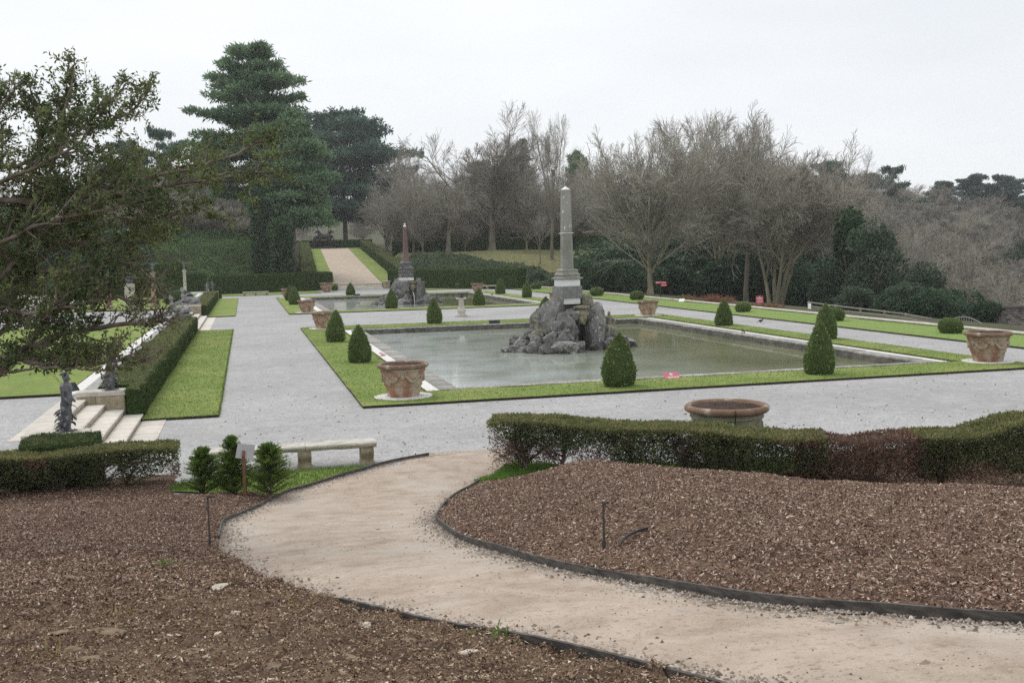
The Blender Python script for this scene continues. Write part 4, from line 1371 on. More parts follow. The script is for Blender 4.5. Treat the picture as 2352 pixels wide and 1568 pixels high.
def island(label, cx, cy, seed, flip=1):
    r_ = np.random.default_rng(seed)
    isl = thing('rock_island', label, 'rockwork', (cx, cy, -.3), group='craggy rock islands in the ponds')

    def R(x, y, z, sx, sy, sz, sub=3, rz=None, tilt=.2, cuts=9, nm='boulder'):
        V, T = rock(r_, sx, sy, sz, 4, cuts)
        a = r_.uniform(-.6, .6) if rz is None else rz
        link(nm, MB().add(V, T).mesh(nm, M['rock']), isl, (x, y, z), (r_.uniform(-tilt, tilt), r_.uniform(-tilt, tilt), a))
    # inner core and the tall slabs that carry the obelisk
    R(0, .8, 1.1, 1.25, 1.05, 1.5, tilt=.05)
    R(-.98, -.55, 1.12, .66, .8, 1.42, 4, .1, .1, 12, 'tall_slab')
    R(-.5, -1.0, 1.0, .62, .5, 1.3, 4, .0, .08, 12, 'tall_slab')
    R(1.2, -.85, 1.05, .5, .62, 1.42, 4, .1, .06, 12, 'tall_slab')
    R(1.35, -.1, .9, .5, .8, 1.35, 4, .2, .1, 12, 'tall_slab')
    R(-1.2, .4, .9, .55, .8, 1.2, 3, .2, .1, 10, 'tall_slab')
    R(1.0, .9, .8, .75, .8, 1.3, tilt=.1, nm='tall_slab')
    R(-.8, 1.2, .8, .75, .8, 1.3, tilt=.1, nm='tall_slab')
    R(0, -.3, 1.85, .95, .7, .4, 4, 0, .05, 8, 'cap_rock')
    R(-.8, -.45, 1.8, .5, .6, .4, 3, .3, .1, 8, 'cap_rock')
    R(.85, -.4, 1.82, .5, .6, .4, 3, .3, .1, 8, 'cap_rock')
    # lower boulders at the water line, front left
    for a in [(-1.55, -1.9, .2, .85, .65, .5), (-.95, -2.3, .15, .7, .5, .42), (-1.35, -1.5, .62, .5, .45, .38), (-.55, -1.75, .45, .5, .42, .5), (-.3, -2.2, .12, .42, .4, .35), (-.3, -1.55, .75, .42, .38, .34), (-1.9, -1.2, .45, .5, .5, .45), (-.05, -1.75, .2, .28, .32, .42), (-.8, -1.45, .95, .4, .35, .3), (-1.0, -1.3, 1.25, .32, .3, .3)]:
        R(*a, tilt=.25)
    # low skirt to the left and to the right
    for s in (-1, 1):
        for a in [(2.0, -.5, .45, .5, .6, .55), (2.45, -.65, .25, .55, .6, .42), (2.9, -.5, .15, .5, .5, .32), (3.25, -.4, .06, .45, .4, .2), (2.3, .25, .3, .6, .6, .5), (2.0, -1.2, .2, .5, .4, .4), (2.75, .2, .15, .5, .6, .3), (2.5, -.3, .55, .4, .35, .22), (2.05, .1, .75, .42, .45, .3), (2.6, -1.05, .08, .45, .4, .24)]:
            j = r_.uniform(-.12, .12, 2)
            R(s * a[0] + j[0], a[1] + j[1], a[2], *a[3:], sub=3, tilt=.3)
    for a in [(.95, -1.55, .15, .35, .35, .3), (1.3, -1.35, .3, .38, .35, .35), (1.65, -1.25, .2, .4, .38, .36), (1.0, -1.3, .12, .3, .3, .25), (-2.2, -1.6, .12, .5, .4, .3), (0, 2, .2, 1.1, .7, .7), (-1.6, 1.7, .15, .8, .6, .5), (1.7, 1.6, .15, .8, .6, .5)]:
        R(*a, tilt=.25)
    # mask over the dark spout recess
    mb = MB()
    V, T = ico(4)
    V = V * (1 + .22 * fbm(V + seed, 2.6, 3))[:, None] * np.array([.24, .22, .42])
    mb.add(V + [.46, -1.0, 1.72], T)
    mb.build('carved_mask', M['carving'], isl, smooth=True)
    mb = MB()
    V = ico(3)[0]
    V = V * (1 + .15 * fbm(V * 2 + seed, 2, 2))[:, None] * np.array([.45, .3, .1])
    mb.add(V + [.45, -.95, 2.2], ico(3)[1])
    mb.build('moss_ledge', M['carving'], isl, smooth=True)
    return isl


island('craggy grey rock island rising from the near pond with a dark spout recess', 16.15, 51.9, 5)
island('craggy grey rock island rising from the far pond under the red obelisk', 16.15, 107.9, 9)
mb = MB()
tube(mb, [(16.55, 106.8, .95), (16.58, 106.3, .9), (16.6, 106.0, .5), (16.6, 105.9, -.27)], .035, 5)
mb.build('water_spout', M['marble'], label='thin white jet of water falling from the far rock island', category='water jet')


# ================================================================== FIGURES
def seated(name, label, loc, rz, s, arm_up, mt):
    c = [((0, 0, .0), .2, (0, .05, .3), .17), ((0, .05, .3), .16, (0, .06, .52), .19), ((-.17, .06, .55), .08, (.17, .06, .55), .08), ((0, .05, .6), .06, (0, .02, .7), .055), ((0, 0, .76), .095, (0, .01, .83), .09),
         ((-.1, -.05, .05), .12, (-.14, -.42, .12), .09), ((-.14, -.42, .12), .085, (-.12, -.5, -.28), .06), ((.1, -.05, .05), .12, (.16, -.4, .02), .09), ((.16, -.4, .02), .085, (.2, -.55, -.3), .06),
         ((-.12, -.5, -.3), .05, (-.13, -.64, -.33), .04), ((.2, -.55, -.32), .05, (.2, -.68, -.34), .04), ((0, -.1, -.15), .32, (0, .1, -.3), .4)]
    if arm_up:
        c += [((-.2, .05, .56), .065, (-.36, -.05, .74), .055), ((-.36, -.05, .74), .05, (-.34, -.1, 1.02), .04), ((-.34, -.1, 1.04), .04, (-.33, -.11, 1.12), .025)]
    else:
        c += [((-.2, .05, .56), .065, (-.34, -.08, .34), .055), ((-.34, -.08, .34), .05, (-.2, -.3, .2), .04)]
    c += [((.2, .05, .56), .065, (.36, .02, .32), .055), ((.36, .02, .32), .05, (.3, -.2, .15), .04), ((.0, .02, .72), .05, (.0, -.1, .74), .03)]
    c += [((-.22, .05, -.1), .12, (.25, .0, -.12), .14)]
    c = [tuple(np.array(q) * s if hasattr(q, '__len__') else q * s for q in k) for k in c]
    return fuse(name, c, .026 * s, mt, None, 2, loc=loc, rot=(0, 0, rz), label=label, category='statue')


seated('seated_figure', 'mossy seated stone figure with raised arm on left side of near rocks', (14.25, 51.0, .72), .5, .92, True, M['stonegod'])
seated('seated_figure', 'mossy seated stone figure on right side of near rocks', (18.2, 51.3, .78), -.7, .92, False, M['stonegod'])
V, T = rock(np.random.default_rng(4), .3, .25, .34, 4, 4, .2)
MB().add(V, T).build('carved_stone_beast', M['stonegod'], label='small dark carved stone lump at the right foot of the obelisk pedestal', category='carving', loc=(17.15, 51.6, 2.15))


def term(label, loc, rz, s):
    """standing garden figure: nude torso rising out of a skirt of curling leaves"""
    c = [((0, 0, .62), .125, (0, -.02, .85), .12), ((0, -.02, .85), .12, (0, -.01, 1.0), .14), ((-.11, 0, 1.03), .06, (.11, 0, 1.03), .06), ((0, 0, 1.05), .05, (0, -.02, 1.14), .045), ((0, -.03, 1.2), .078, (0, -.01, 1.27), .08),
         ((-.05, -.1, .98), .05, (-.05, -.12, .97), .045), ((.05, -.1, .98), .05, (.05, -.12, .97), .045), ((0, -.1, 1.19), .03, (0, -.125, 1.17), .018), ((0, -.09, .76), .07, (0, -.08, .7), .07),
         ((-.16, .01, 1.02), .045, (-.2, 0, .8), .038), ((-.2, 0, .8), .036, (-.12, -.13, .64), .028), ((-.12, -.13, .64), .03, (-.09, -.16, .6), .02),
         ((.16, .01, 1.02), .045, (.2, 0, .8), .038), ((.2, 0, .8), .036, (.11, -.14, .68), .028), ((.11, -.14, .68), .03, (.08, -.17, .66), .02),
         ((0, .01, .62), .13, (0, .02, .42), .12), ((-.05, -.02, .45), .08, (-.05, -.03, .2), .06), ((.05, -.02, .45), .08, (.05, -.01, .2), .06), ((-.05, -.03, .2), .055, (-.05, -.03, .04), .04), ((.05, -.01, .2), .055, (.05, -.01, .04), .04), ((-.05, -.03, .02), .035, (-.05, -.14, .01), .028), ((.05, -.01, .02), .035, (.05, -.12, .01), .028), ((0, .1, .12), .1, (0, .06, .5), .06), ((-.15, .06, 0), .05, (.15, .06, 0), .05)]
    c = [tuple(np.array(q) * s if hasattr(q, '__len__') else q * s for q in k) for k in c]
    o = fuse('standing_statue', c, .017 * s, M['lead'], None, 2, loc=loc, rot=(0, 0, rz), label=label, category='statue')
    r_ = np.random.default_rng(7)
    for i in range(34):                                   # curling leaves of the skirt
        z = r_.uniform(.02, .58)
        a = r_.uniform(0, 2 * PI)
        R = .1 + .05 * (1 - z)
        d = np.array([math.cos(a), math.sin(a) + .35, 0])
        d /= np.linalg.norm(d)
        p = np.array([d[0] * R, d[1] * R + .03, z])
        t = np.linspace(0, 1, 5)
        cen = p + d * (.13 * t)[:, None] + np.array([0, 0, 1]) * (.07 * t - .16 * t ** 2)[:, None]
        w = np.array([-d[1], d[0], 0])
        ww = .05 * np.sin(PI * (t * .85 + .12))
        up = np.array([0, 0, .012])
        V = np.stack([cen - w * ww[:, None], cen + up, cen + w * ww[:, None], cen - up], 1) * s
        MB().add(V.reshape(-1, 3), grid_faces(5, 4), [[0, 1, 5, 4]]).build('leaf', M['lead'], o, smooth=True)
    hb = MB()
    for i in range(24):
        V0, T0 = ico(1)
        a, b = r_.uniform(0, 2 * PI), r_.uniform(.1, 1.2)
        hb.add(V0 * r_.uniform(.02, .035) + np.array([math.cos(a) * math.sin(b) * .09, math.sin(a) * math.sin(b) * .09 + .01, 1.25 + .09 * math.cos(b)]), T0)
    hb2 = MB()
    hb2.add(hb.arrays()[0] * s, hb.arrays()[2]).build('hair', M['lead'], o)
    return o


term('grey standing nude statue in a leaf skirt before the near steps', (-4.13, 25.68, .92), 1.35, 1.02)
term('leafy grey statue on the pedestal at the far side of the near steps', (-4.08, 33.5, .92), 1.2, 1.0)


def sphinx(label, loc, rz, s, mt):
    c = [((0, .75, .28), .26, (0, -.1, .32), .24), ((0, -.1, .34), .25, (0, -.3, .6), .2), ((0, -.3, .6), .17, (0, -.34, .82), .1), ((0, -.34, .82), .08, (0, -.36, .95), .075), ((0, -.37, 1.1), .15, (0, -.36, 1.22), .14), ((0, -.33, 1.1), .13, (0, -.27, 1.0), .09),
         ((-.14, -.3, .3), .1, (-.15, -.85, .08), .075), ((.14, -.3, .3), .1, (.15, -.85, .08), .075), ((-.22, .7, .25), .19, (-.26, .4, .12), .1), ((.22, .7, .25), .19, (.26, .4, .12), .1), ((-.26, .4, .08), .08, (-.27, .15, .06), .07), ((.26, .4, .08), .08, (.27, .15, .06), .07),
         ((-.2, -.2, .6), .07, (-.36, .1, .82), .05), ((-.36, .1, .82), .06, (-.34, .3, .74), .03), ((.2, -.2, .6), .07, (.36, .1, .82), .05), ((.36, .1, .82), .06, (.34, .3, .74), .03), ((0, .95, .2), .06, (.3, .98, .1), .04), ((-.02, -.44, 1.1), .03, (-.02, -.52, 1.07), .02)]
    c = [tuple(np.array(q) * s if hasattr(q, '__len__') else q * s for q in k) for k in c]
    o = fuse('sphinx_statue', c, .035 * s, mt, None, 2, loc=loc, rot=(0, 0, rz), label=label, category='statue')
    mb = MB()
    box(mb, -.42 * s, .42 * s, -1.0 * s, 1.05 * s, -.1, 0.03, .02)
    mb.build('plinth', mt, o)
    return o


sphinx('nearer grey stone sphinx with round head at the top of the long hedge', (-4.5, 72.35, 1.2), -1.9, .98, M['stonestat'])
sphinx('farther grey stone sphinx with ball-like head beyond the pale steps', (-4.75, 89.9, 1.2), -1.5, 1.0, M['stonestat'])


def putto(label, loc, rz, s, mt):
    c = [((0, 0, .42), .12, (0, 0, .68), .12), ((-.1, 0, .72), .05, (.1, 0, .72), .05), ((0, 0, .9), .1, (0, .01, .93), .1), ((0, 0, .75), .05, (0, 0, .85), .05), ((-.06, 0, .4), .085, (-.08, -.04, .2), .06), ((.06, 0, .4), .085, (.09, .03, .2), .06), ((-.08, -.04, .2), .055, (-.08, -.02, .03), .045), ((.09, .03, .2), .055, (.12, .05, .03), .045), ((-.14, 0, .72), .05, (-.3, -.05, .78), .04), ((.14, 0, .72), .05, (.24, -.08, .58), .04), ((-.3, -.05, .78), .04, (-.32, -.1, .92), .03), ((.24, -.08, .58), .04, (.3, -.15, .7), .03), ((-.15, 0, .0), .05, (.2, 0, 0), .05)]
    c = [tuple(np.array(q) * s if hasattr(q, '__len__') else q * s for q in k) for k in c]
    return fuse('putto_statue', c, .03 * s, mt, None, 2, loc=loc, rot=(0, 0, rz), label=label, category='statue')


putto('small grey child statue left of a pair on the far hedge end', (-4.5, 128.7, 1.0), .3, .95, M['stonestat'])
putto('small pale child statue right of a pair on the far hedge end', (-3.85, 128.7, 1.0), .9, 1.15, M['lead'])
mb = MB()
box(mb, -5.0, -3.2, 128.2, 129.2, 0, .99, .02)
mb.build('statue_pedestal', M['pedestal'], label='stone pedestal under the pair of small child statues', category='pedestal')


def bird_column(label, loc, hc, rc, mt, rz):
    t = thing('bird_column', label, 'column', loc, rz, group='columns topped by winged figures')
    mb = MB()
    box(mb, -rc * 1.6, rc * 1.6, -rc * 1.6, rc * 1.6, 0, .22, .02)
    mb.build('plinth', M['pedestal'], t)
    lathe(MB(), [(rc * 1.4, .222), (rc * 1.1, .35), (rc, .45), (rc * .92, hc - .2), (rc * 1.25, hc - .1), (rc * 1.35, hc)], 20).build('column_shaft', mt, t, smooth=True)
    c = [((0, 0, hc), .13, (0, 0, hc + .35), .1), ((0, 0, hc + .35), .11, (0, -.02, hc + .62), .11), ((0, -.03, hc + .7), .07, (0, -.05, hc + .8), .08), ((.05, 0, hc + .6), .07, (.4, .05, hc + .78), .05), ((.4, .05, hc + .78), .06, (.75, .1, hc + .7), .02), ((-.05, 0, hc + .6), .07, (-.35, .05, hc + .9), .05), ((-.35, .05, hc + .9), .06, (-.65, .12, hc + 1.12), .02)]
    fuse('winged_figure', c, .035, M['lead'], t, 2)


bird_column('terracotta column with a winged grey figure, seen at the tip of the yew', (-7.75, 95, .75), 3.0, .22, M['terra'], .3)
bird_column('slim pale column with a winged figure beside the tall hedge block', (-5.95, 110, .75), 3.0, .16, M['lime'], -.2)
bird_column('terracotta column with a winged figure mostly hidden by yew foliage', (-11.4, 95, .75), 2.95, .22, M['terra'], .1)
seated('garden_figure', 'small pale figure with outstretched arm seen between the bird columns', (-9.9, 97, 3.3), .3, .8, True, M['lead'])
mb = MB()
box(mb, -.4, .4, -.4, .4, 0, 2.1, .03)
mb.build('figure_pedestal', M['lime'], loc=(-9.9, 97.1, .72), label='tall pale pedestal under the small figure between the bird columns', category='pedestal')
V, T = ico(4)
mb = MB().add(V * (1 + .1 * fbm(V, 3, 3))[:, None] * np.array([1.3, 1.0, .75]), T)
o = mb.build('rounded_shrub', M['hedge'], loc=(-6.0, 100, 1.3), label='rounded bluish shrub at the foot of the terracotta bird column', category='shrub')
cards(MB(), V * [1.3, 1, .75], V, .12, rng, .5, .7).build('sprigs', M['rush'], o, kind='stuff')

# bronze group at the head of the ramp
hs = [((0, 0, 2.0), .55, (1.6, 0, 2.05), .5), ((1.6, 0, 2.2), .42, (2.2, -.1, 3.1), .28), ((2.2, -.1, 3.1), .24, (2.75, -.15, 2.8), .14), ((.0, .25, 1.7), .26, (-.1, .25, .9), .14), ((-.1, .25, .9), .13, (.05, .25, .1), .1), ((0, -.25, 1.7), .26, (.15, -.25, .9), .14), ((.15, -.25, .9), .13, (.05, -.25, .1), .1), ((1.7, .25, 1.8), .2, (1.8, .25, .9), .12), ((1.8, .25, .9), .12, (1.75, .25, .1), .09), ((1.7, -.25, 1.8), .2, (2.2, -.3, 1.3), .12), ((2.2, -.3, 1.3), .1, (2.1, -.3, .7), .08), ((-.5, 0, 2.2), .14, (-.8, 0, 1.2), .1)]
hs2 = [((1.9 - p[0], p[1] - 1.1, p[2]), r, (1.9 - q[0], q[1] - 1.1, q[2]), s) for p, r, q, s in hs]
man = [((-.9, -.5, 1.0), .22, (-.9, -.5, 1.6), .27), ((-.9, -.5, 1.75), .1, (-.9, -.5, 2.0), .16), ((-.8, -.5, 1.0), .18, (-.8, -.5, .1), .1), ((-1.05, -.5, 1.0), .18, (-1.1, -.6, .1), .1), ((-1.1, -.5, 1.55), .1, (-.6, -.5, 2.3), .07), ((-.7, -.5, 1.55), .1, (-.2, -.6, 1.7), .07)]
g = fuse('bronze_group', hs + hs2 + man, .08, M['bronze'], None, 2, loc=(17.6, 257.5, 6.9), label='dark bronze group of rearing horses at the head of the gravel ramp', category='sculpture', scale=1.28)
mb = MB()
box(mb, -1.6, 3.0, -2.0, .9, -.35, .1, .03)
mb.build('plinth', M['barnwall'], g)

# ================================================================== SMALL THINGS
# sundial
t = thing('sundial', 'pale stone baluster sundial on the gravel between the two ponds', 'sundial', (15.75, 77.7, 0))
mb = MB()
box(mb, -.42, .42, -.42, .42, 0, .12, .02)
mb.build('foot', M['lime'], t)
lathe(MB(), [(.36, .122), (.36, .2), (.26, .25), (.3, .34), (.34, .46), (.28, .62), (.19, .74), (.17, .8), (.2, .84), (.19, 1.2), (.21, 1.28), (.3, 1.34)], 20).build('baluster', M['lime'], t, smooth=True)
mb = MB()
box(mb, -.36, .36, -.36, .36, 1.343, 1.42, .02)
mb.build('table', M['lime'], t)
lathe(MB(), [(.26, 1.423), (.26, 1.45), (.02, 1.455)], 20).build('dial_plate', M['bronze'], t)
mb = MB()
mb.add([(-.18, -.008, 1.45), (.16, -.008, 1.45), (.16, -.008, 1.72), (-.18, .008, 1.45), (.16, .008, 1.45), (.16, .008, 1.72)], [[0, 1, 2], [5, 4, 3]], [[0, 3, 4, 1], [1, 4, 5, 2], [2, 5, 3, 0]])
mb.build('gnomon', M['bronze'], t)


def bench(label, loc, rz, length, legs, splits, h=.52):
    t = thing('stone_bench', label, 'bench', loc, rz, group='long stone benches')
    cuts = [0] + splits + [length]
    prof = np.array([(-.27, h - .075), (-.29, h - .05), (-.285, h - .02), (-.26, h), (.26, h), (.285, h - .02), (.29, h - .05), (.27, h - .075), (.2, h - .14), (-.2, h - .14)])
    for a, b in zip(cuts[:-1], cuts[1:]):
        mb = MB()
        xs = np.linspace(a + .004, b - .004, 12)
        V = np.stack([np.column_stack([np.full(len(prof), x), prof + .004 * rng.normal(size=prof.shape)]) for x in xs])
        mb.add(V.reshape(-1, 3), grid_faces(12, len(prof)), [[i * len(prof) + len(prof) - 1, (i + 1) * len(prof) + len(prof) - 1, (i + 1) * len(prof), i * len(prof)] for i in range(11)])
        for e in (0, 11):
            c = V[e].mean(0)
            m = len(prof)
            F = np.array([[i, (i + 1) % m, m] for i in range(m)])
            mb.add(np.vstack([V[e], [c]]), F)
        mb.build('seat_slab', M['lime'], t)
    for x in legs:
        mb = MB()
        z = np.linspace(0, h - .142, 12)
        u = z / z[-1]
        f = -.2 + .05 * np.sin(u * 2 * PI) + .03 * (1 - u)
        V = []
        for zz, fy in zip(z, f):
            row = [(-.15, fy, zz)]
            for q in np.linspace(-.13, .13, 9):
                row.append((q, fy - .012 * (math.cos(q * 90) + 1) / 2, zz))
            row += [(.15, fy, zz), (.15, .2, zz), (-.15, .2, zz)]
            V.append(row)
        V = np.array(V)
        m = V.shape[1]
        mb.add((V.transpose(1, 0, 2) + [x, 0, 0]).reshape(-1, 3), grid_faces(m, 12, True))
        mb.build('leg', M['pedestal'], t)
        mb = MB()
        box(mb, x - .17, x + .17, -.24, .22, -.04, .035, .01)
        mb.build('foot_slab', M['pedestal'], t)
    return t


bench('long weathered stone bench behind the young yews at the near end of the court', (-.95, 24.2, 0), -.012, 3.72, [.45, 2.08, 3.5], [2.1])
bench('far stone bench before the left back hedge, seen at the end of the left walk', (-.45, 137.3, 0), -.05, 3.2, [.2, 1.6, 3.0], [1.6])
bench('far stone bench right of the far pot before the right back hedge', (29.3, 134.6, 0), -.6, 3.4, [.2, 1.7, 3.2], [1.7])


# sign with its back to us, on a sloping post
t = thing('lectern_sign', 'blank grey back of a tilted sign on a brown post among young yews', 'sign', (-.19, 20.85, .06), -.25)
mb = MB()
mb.add(np.array([(-.03, -.035, -.1), (.03, -.035, -.1), (.03, .025, -.1), (-.03, .025, -.1), (-.03, -.035, .9), (.03, -.035, .9), (.03, .025, 1.0), (-.03, .025, 1.0)]), [[0, 1, 5, 4], [1, 2, 6, 5], [2, 3, 7, 6], [3, 0, 4, 7], [4, 5, 6, 7]])
mb.build('post', M['wood'], t)
V, Q, T = bevbox(.34, .30, .018, .004)
MB().add(V, Q, T).build('panel', M['board'], t, loc=(.02, .06, .97), rot=(math.radians(62), math.radians(6), .0))


def stake(label, loc, h, rz):
    t = thing('stake_light', label, 'garden light', loc, rz, group='thin garden light stakes')
    tube(MB(), [(0, 0, -.1), (0, 0, h)], .013, 6).build('stake', M['darkrod'], t)
    tube(MB(), [(-.01, 0, h + .005), (.1, -.01, h - .012)], .017, 8).build('lamp_head', M['darkrod'], t)
    tube(MB(), [(0, 0, -.05), (0, 0, .09)], .02, 6).build('sleeve', M['darkrod'], t)


zz = lambda x, y: float(z_mulch(np.array([x]), np.array([y]))[0])
stake('thin dark light stake in the left mulch beside the path bend', (-.62, 14.3, zz(-.62, 14.3)), .66, .2)
stake('thin dark light stake in the mulch mound beside a short black hose', (3.42, 9.9, zz(3.42, 9.9)), .47, .9)
mb = MB()
hp = [(3.56, 9.85), (3.68, 10.0), (3.82, 10.12), (3.98, 10.2), (4.1, 10.22)]
tube(mb, spline([(x, y, zz(x, y) + .02 + .03 * math.sin(i)) for i, (x, y) in enumerate(hp)], 16), .014, 6)
mb.build('irrigation_hose', M['black'], label='short black hose end lying on the mulch mound by the light stake', category='hose')


def plaque(name, label, loc, rz, w, d, tilt, m, lines=True, cat='sign'):
    t = thing(name, label, cat, loc, rz)
    V, Q, T = bevbox(w, d, .015, .003)
    R = Matrix.Rotation(tilt, 3, 'X')
    V = np.array([R @ Vector(v) for v in V]) + [0, 0, .5 * d * math.sin(tilt)]
    MB().add(V, Q, T).build('panel', M[m], t)
    if lines:
        up = np.array(R @ Vector((0, 1, 0)))
        n = np.array(R @ Vector((0, 0, 1)))
        c = np.array([0, 0, .5 * d * math.sin(tilt)]) + n * .0175

        def bar(x0, x1, y0, y1):
            q = [c + np.array([x, 0, 0]) + up * y for x, y in ((x0, y0), (x1, y0), (x1, y1), (x0, y1))]
            return q
        mb = MB()
        a = np.arange(13) * 2 * PI / 12
        ro, ri = d * .17, d * .07
        ring = np.array([[c + np.array([math.cos(q) * k, 0, 0]) + up * (math.sin(q) * k + d * .2) for k in (ri, ro)] for q in a])
        mb.add(ring.reshape(-1, 3), grid_faces(13, 2)[:, ::-1])
        mb.build('emblem', M['white'], t)
        mb = MB()
        x = -w * .36
        r_ = np.random.default_rng(int(abs(loc[0] * 100)))
        while x < w * .36:                                   # a line of small unreadable letters
            l = w * r_.uniform(.025, .05)
            mb.add(bar(x, x + l, -d * .3, -d * (.16 if r_.random() < .75 else .1)), [[0, 1, 2, 3]])
            x += l + w * (.012 if r_.random() < .8 else .05)
        mb.build('lettering', M['white'], t)
    tube(MB(), [(0, .02, -.12), (0, .02, .5 * d * math.sin(tilt))], .012, 6).build('stake', M['black'], t)
    return t


plaque('pond_sign', 'small faded red sign with white emblem on front rim of near pond', (14.9, 35.3, .05), .05, .62, .36, math.radians(38), 'pinkred')
plaque('pond_sign', 'small red sign lying by the white gravel at left rim of near pond', (6.15, 49.6, .04), 1.3, .5, .3, math.radians(25), 'pinkred')
plaque('pond_sign', 'tiny faded red sign on front edge of the far pond near the rocks', (16.3, 91.7, .1), .05, .55, .34, math.radians(40), 'pinkred')

t = thing('notice_board', 'square red notice board with white text beyond right lawn behind a clipped ball', 'sign', (38.6, 73.9, -.3), -.35)
mb = MB()
box(mb, -.28, .28, -.02, .02, .62, 1.26, .004)
mb.build('panel', M['red'], t)
mb = MB()
r_ = np.random.default_rng(2)
for i, zc in enumerate((1.07, 1.0, .9, .84, .78, .72)):
    x = -.22
    while x < .22:
        l = r_.uniform(.015, .035)
        mb.add([(x, -.0225, zc), (x + l, -.0225, zc), (x + l, -.0225, zc + (.05 if i < 2 else .028)), (x, -.0225, zc + (.05 if i < 2 else .028))], [[0, 1, 2, 3]])
        x += l + (.008 if r_.random() < .8 else .03)
mb.build('lettering', M['white'], t)
mb = MB()
V, T = ico(1)
mb.add(V * [.04, .004, .04] + [0, -.024, 1.18], T).build('emblem', M['white'], t)
for x in (-.26, .26):
    tube(MB(), [(x, .04, -.3), (x, .04, 1.25)], .025, 6).build('post', M['black'], t)

t = thing('fingerpost', 'dark fingerpost with red arms under the bare trees beyond the wall', 'sign', (38.75, 94.3, -.3))
tube(MB(), [(0, 0, -.2), (0, 0, 2.2)], .05, 8).build('post', M['black'], t)
for k, (x0, x1, z) in enumerate(((-.55, .02, 1.72), (0, .6, 1.7), (.02, .65, 1.45))):
    mb = MB()
    box(mb, x0, x1, -.08, -.05, z, z + .22, .004)
    a = mb.build('arm', M['red'], t)
    mb = MB()
    x = x0 + .08
    while x < x1 - .1:
        l = r_.uniform(.02, .05)
        mb.add([(x, -.0825, z + .08), (x + l, -.0825, z + .08), (x + l, -.0825, z + .15), (x, -.0825, z + .15)], [[0, 1, 2, 3]])
        x += l + .012
    mb.build('lettering', M['white'], a)


def flood(label, x, y, z, rz, w=.55, h=.2):
    t = thing('floodlight', label, 'floodlight', (x, y, z), rz, group='small black floodlights round the ponds')
    V, Q, T = bevbox(w, h, .05, .008)
    R = Matrix.Rotation(.9, 3, 'X')
    MB().add(np.array([R @ Vector(v) for v in V]) + [0, 0, .11], Q, T).build('lamp_body', M['black'], t)
    for sx in (-w / 2 + .05, w / 2 - .05):
        tube(MB(), [(sx, .05, 0), (sx, .03, .14)], .012, 5).build('bracket', M['black'], t)


flood('black floodlight on the back rim of near pond, left of the rock island', 15.9, 67.55, .07, 0, .75, .24)
flood('black floodlight on the right rim of near pond', 26.3, 52.3, .07, 1.2, .55)
flood('black floodlight on back rim of far pond, left of the rock island', 12.6, 124.0, .07, 0, .75, .24)
flood('black floodlight on the right rim of far pond', 26.25, 112.4, .07, 1.2, .5)
flood('black floodlight on stone kerb behind the near standing statue', -5.3, 34.3, .86, .9, .3, .3)
for x, y, lab in ((36.9, 95.6, 'small white tilted plaque on outer edge of right lawn, right of the yellow-green ball'), (36.9, 85.0, 'small white tilted plaque on outer edge of right lawn, right of the far pot')):
    plaque('lawn_plaque', lab, (x, y, .12), -.8, .5, .35, math.radians(45), 'white', False, 'plaque')

c = [((0, 0, .14), .075, (.12, 0, .15), .065), ((.16, 0, .2), .035, (.2, 0, .23), .04), ((.23, 0, .23), .012, (.28, 0, .225), .005), ((-.06, 0, .13), .03, (-.2, 0, .1), .015), ((.04, .03, .1), .012, (.05, .03, .0), .01), ((.04, -.03, .1), .012, (.05, -.03, .0), .01)]
fuse('blackbird', c, .012, M['black'], None, 1, loc=(31.1, 59.5, 0), label='small dark bird standing on the right gravel walk', category='bird')

# rail fence beyond the wall
t = thing('rail_fence', 'weathered timber rail fence just beyond the terrace wall, with a white notice', 'fence')
fp = [(38.6, 66.6), (38.75, 63.4), (38.9, 60.6), (39.05, 58.2), (39.2, 56.2), (39.35, 54.0)]
ft = [.82, .7, .62, .56, .48, .34]
for (x, y), z in zip(fp, ft):
    mb = MB()
    box(mb, x - .055, x + .055, y - .055, y + .055, -1.4, z, .01)
    mb.build('post', M['greywood'], t)
for (a, za, b, zb) in zip(fp[:-1], ft[:-1], fp[1:], ft[1:]):
    for dz in (-.05, -.32):
        tube(MB(), [(a[0] - .06, a[1], za + dz), (b[0] - .06, b[1], zb + dz)], .045, 5).build('rail', M['greywood'], t)
mb = MB()
box(mb, 38.5, 38.515, 66.1, 66.5, .3, .7, .003)
mb.build('notice', M['white'], t)
# arched slatted bench back beyond the wall
t = thing('arched_bench', 'silvered garden seat with arched slatted back just beyond the terrace wall', 'bench', (40.6, 52.6, -1.0), 1.9)
xs = np.linspace(-1.1, 1.1, 15)
arch = 1.05 + .35 * np.cos(xs / 1.1 * PI / 2)
tube(MB(), np.column_stack([xs, np.zeros(15), arch]), .04, 6).build('top_rail', M['greywood'], t)
tube(MB(), np.column_stack([xs, np.zeros(15), np.full(15, .55)]), .03, 6).build('lower_rail', M['greywood'], t)
for x, a in zip(xs[1:-1], arch[1:-1]):
    tube(MB(), [(x, 0, .55), (x, 0, a)], .025, 5).build('slat', M['greywood'], t)
for x in (-1.08, 1.08):
    tube(MB(), [(x, 0, -.4), (x, 0, 1.06)], .045, 6).build('leg', M['greywood'], t)
mb = MB()
box(mb, -1.05, 1.05, -.55, .05, .38, .43, .01)
mb.build('seat', M['greywood'], t)

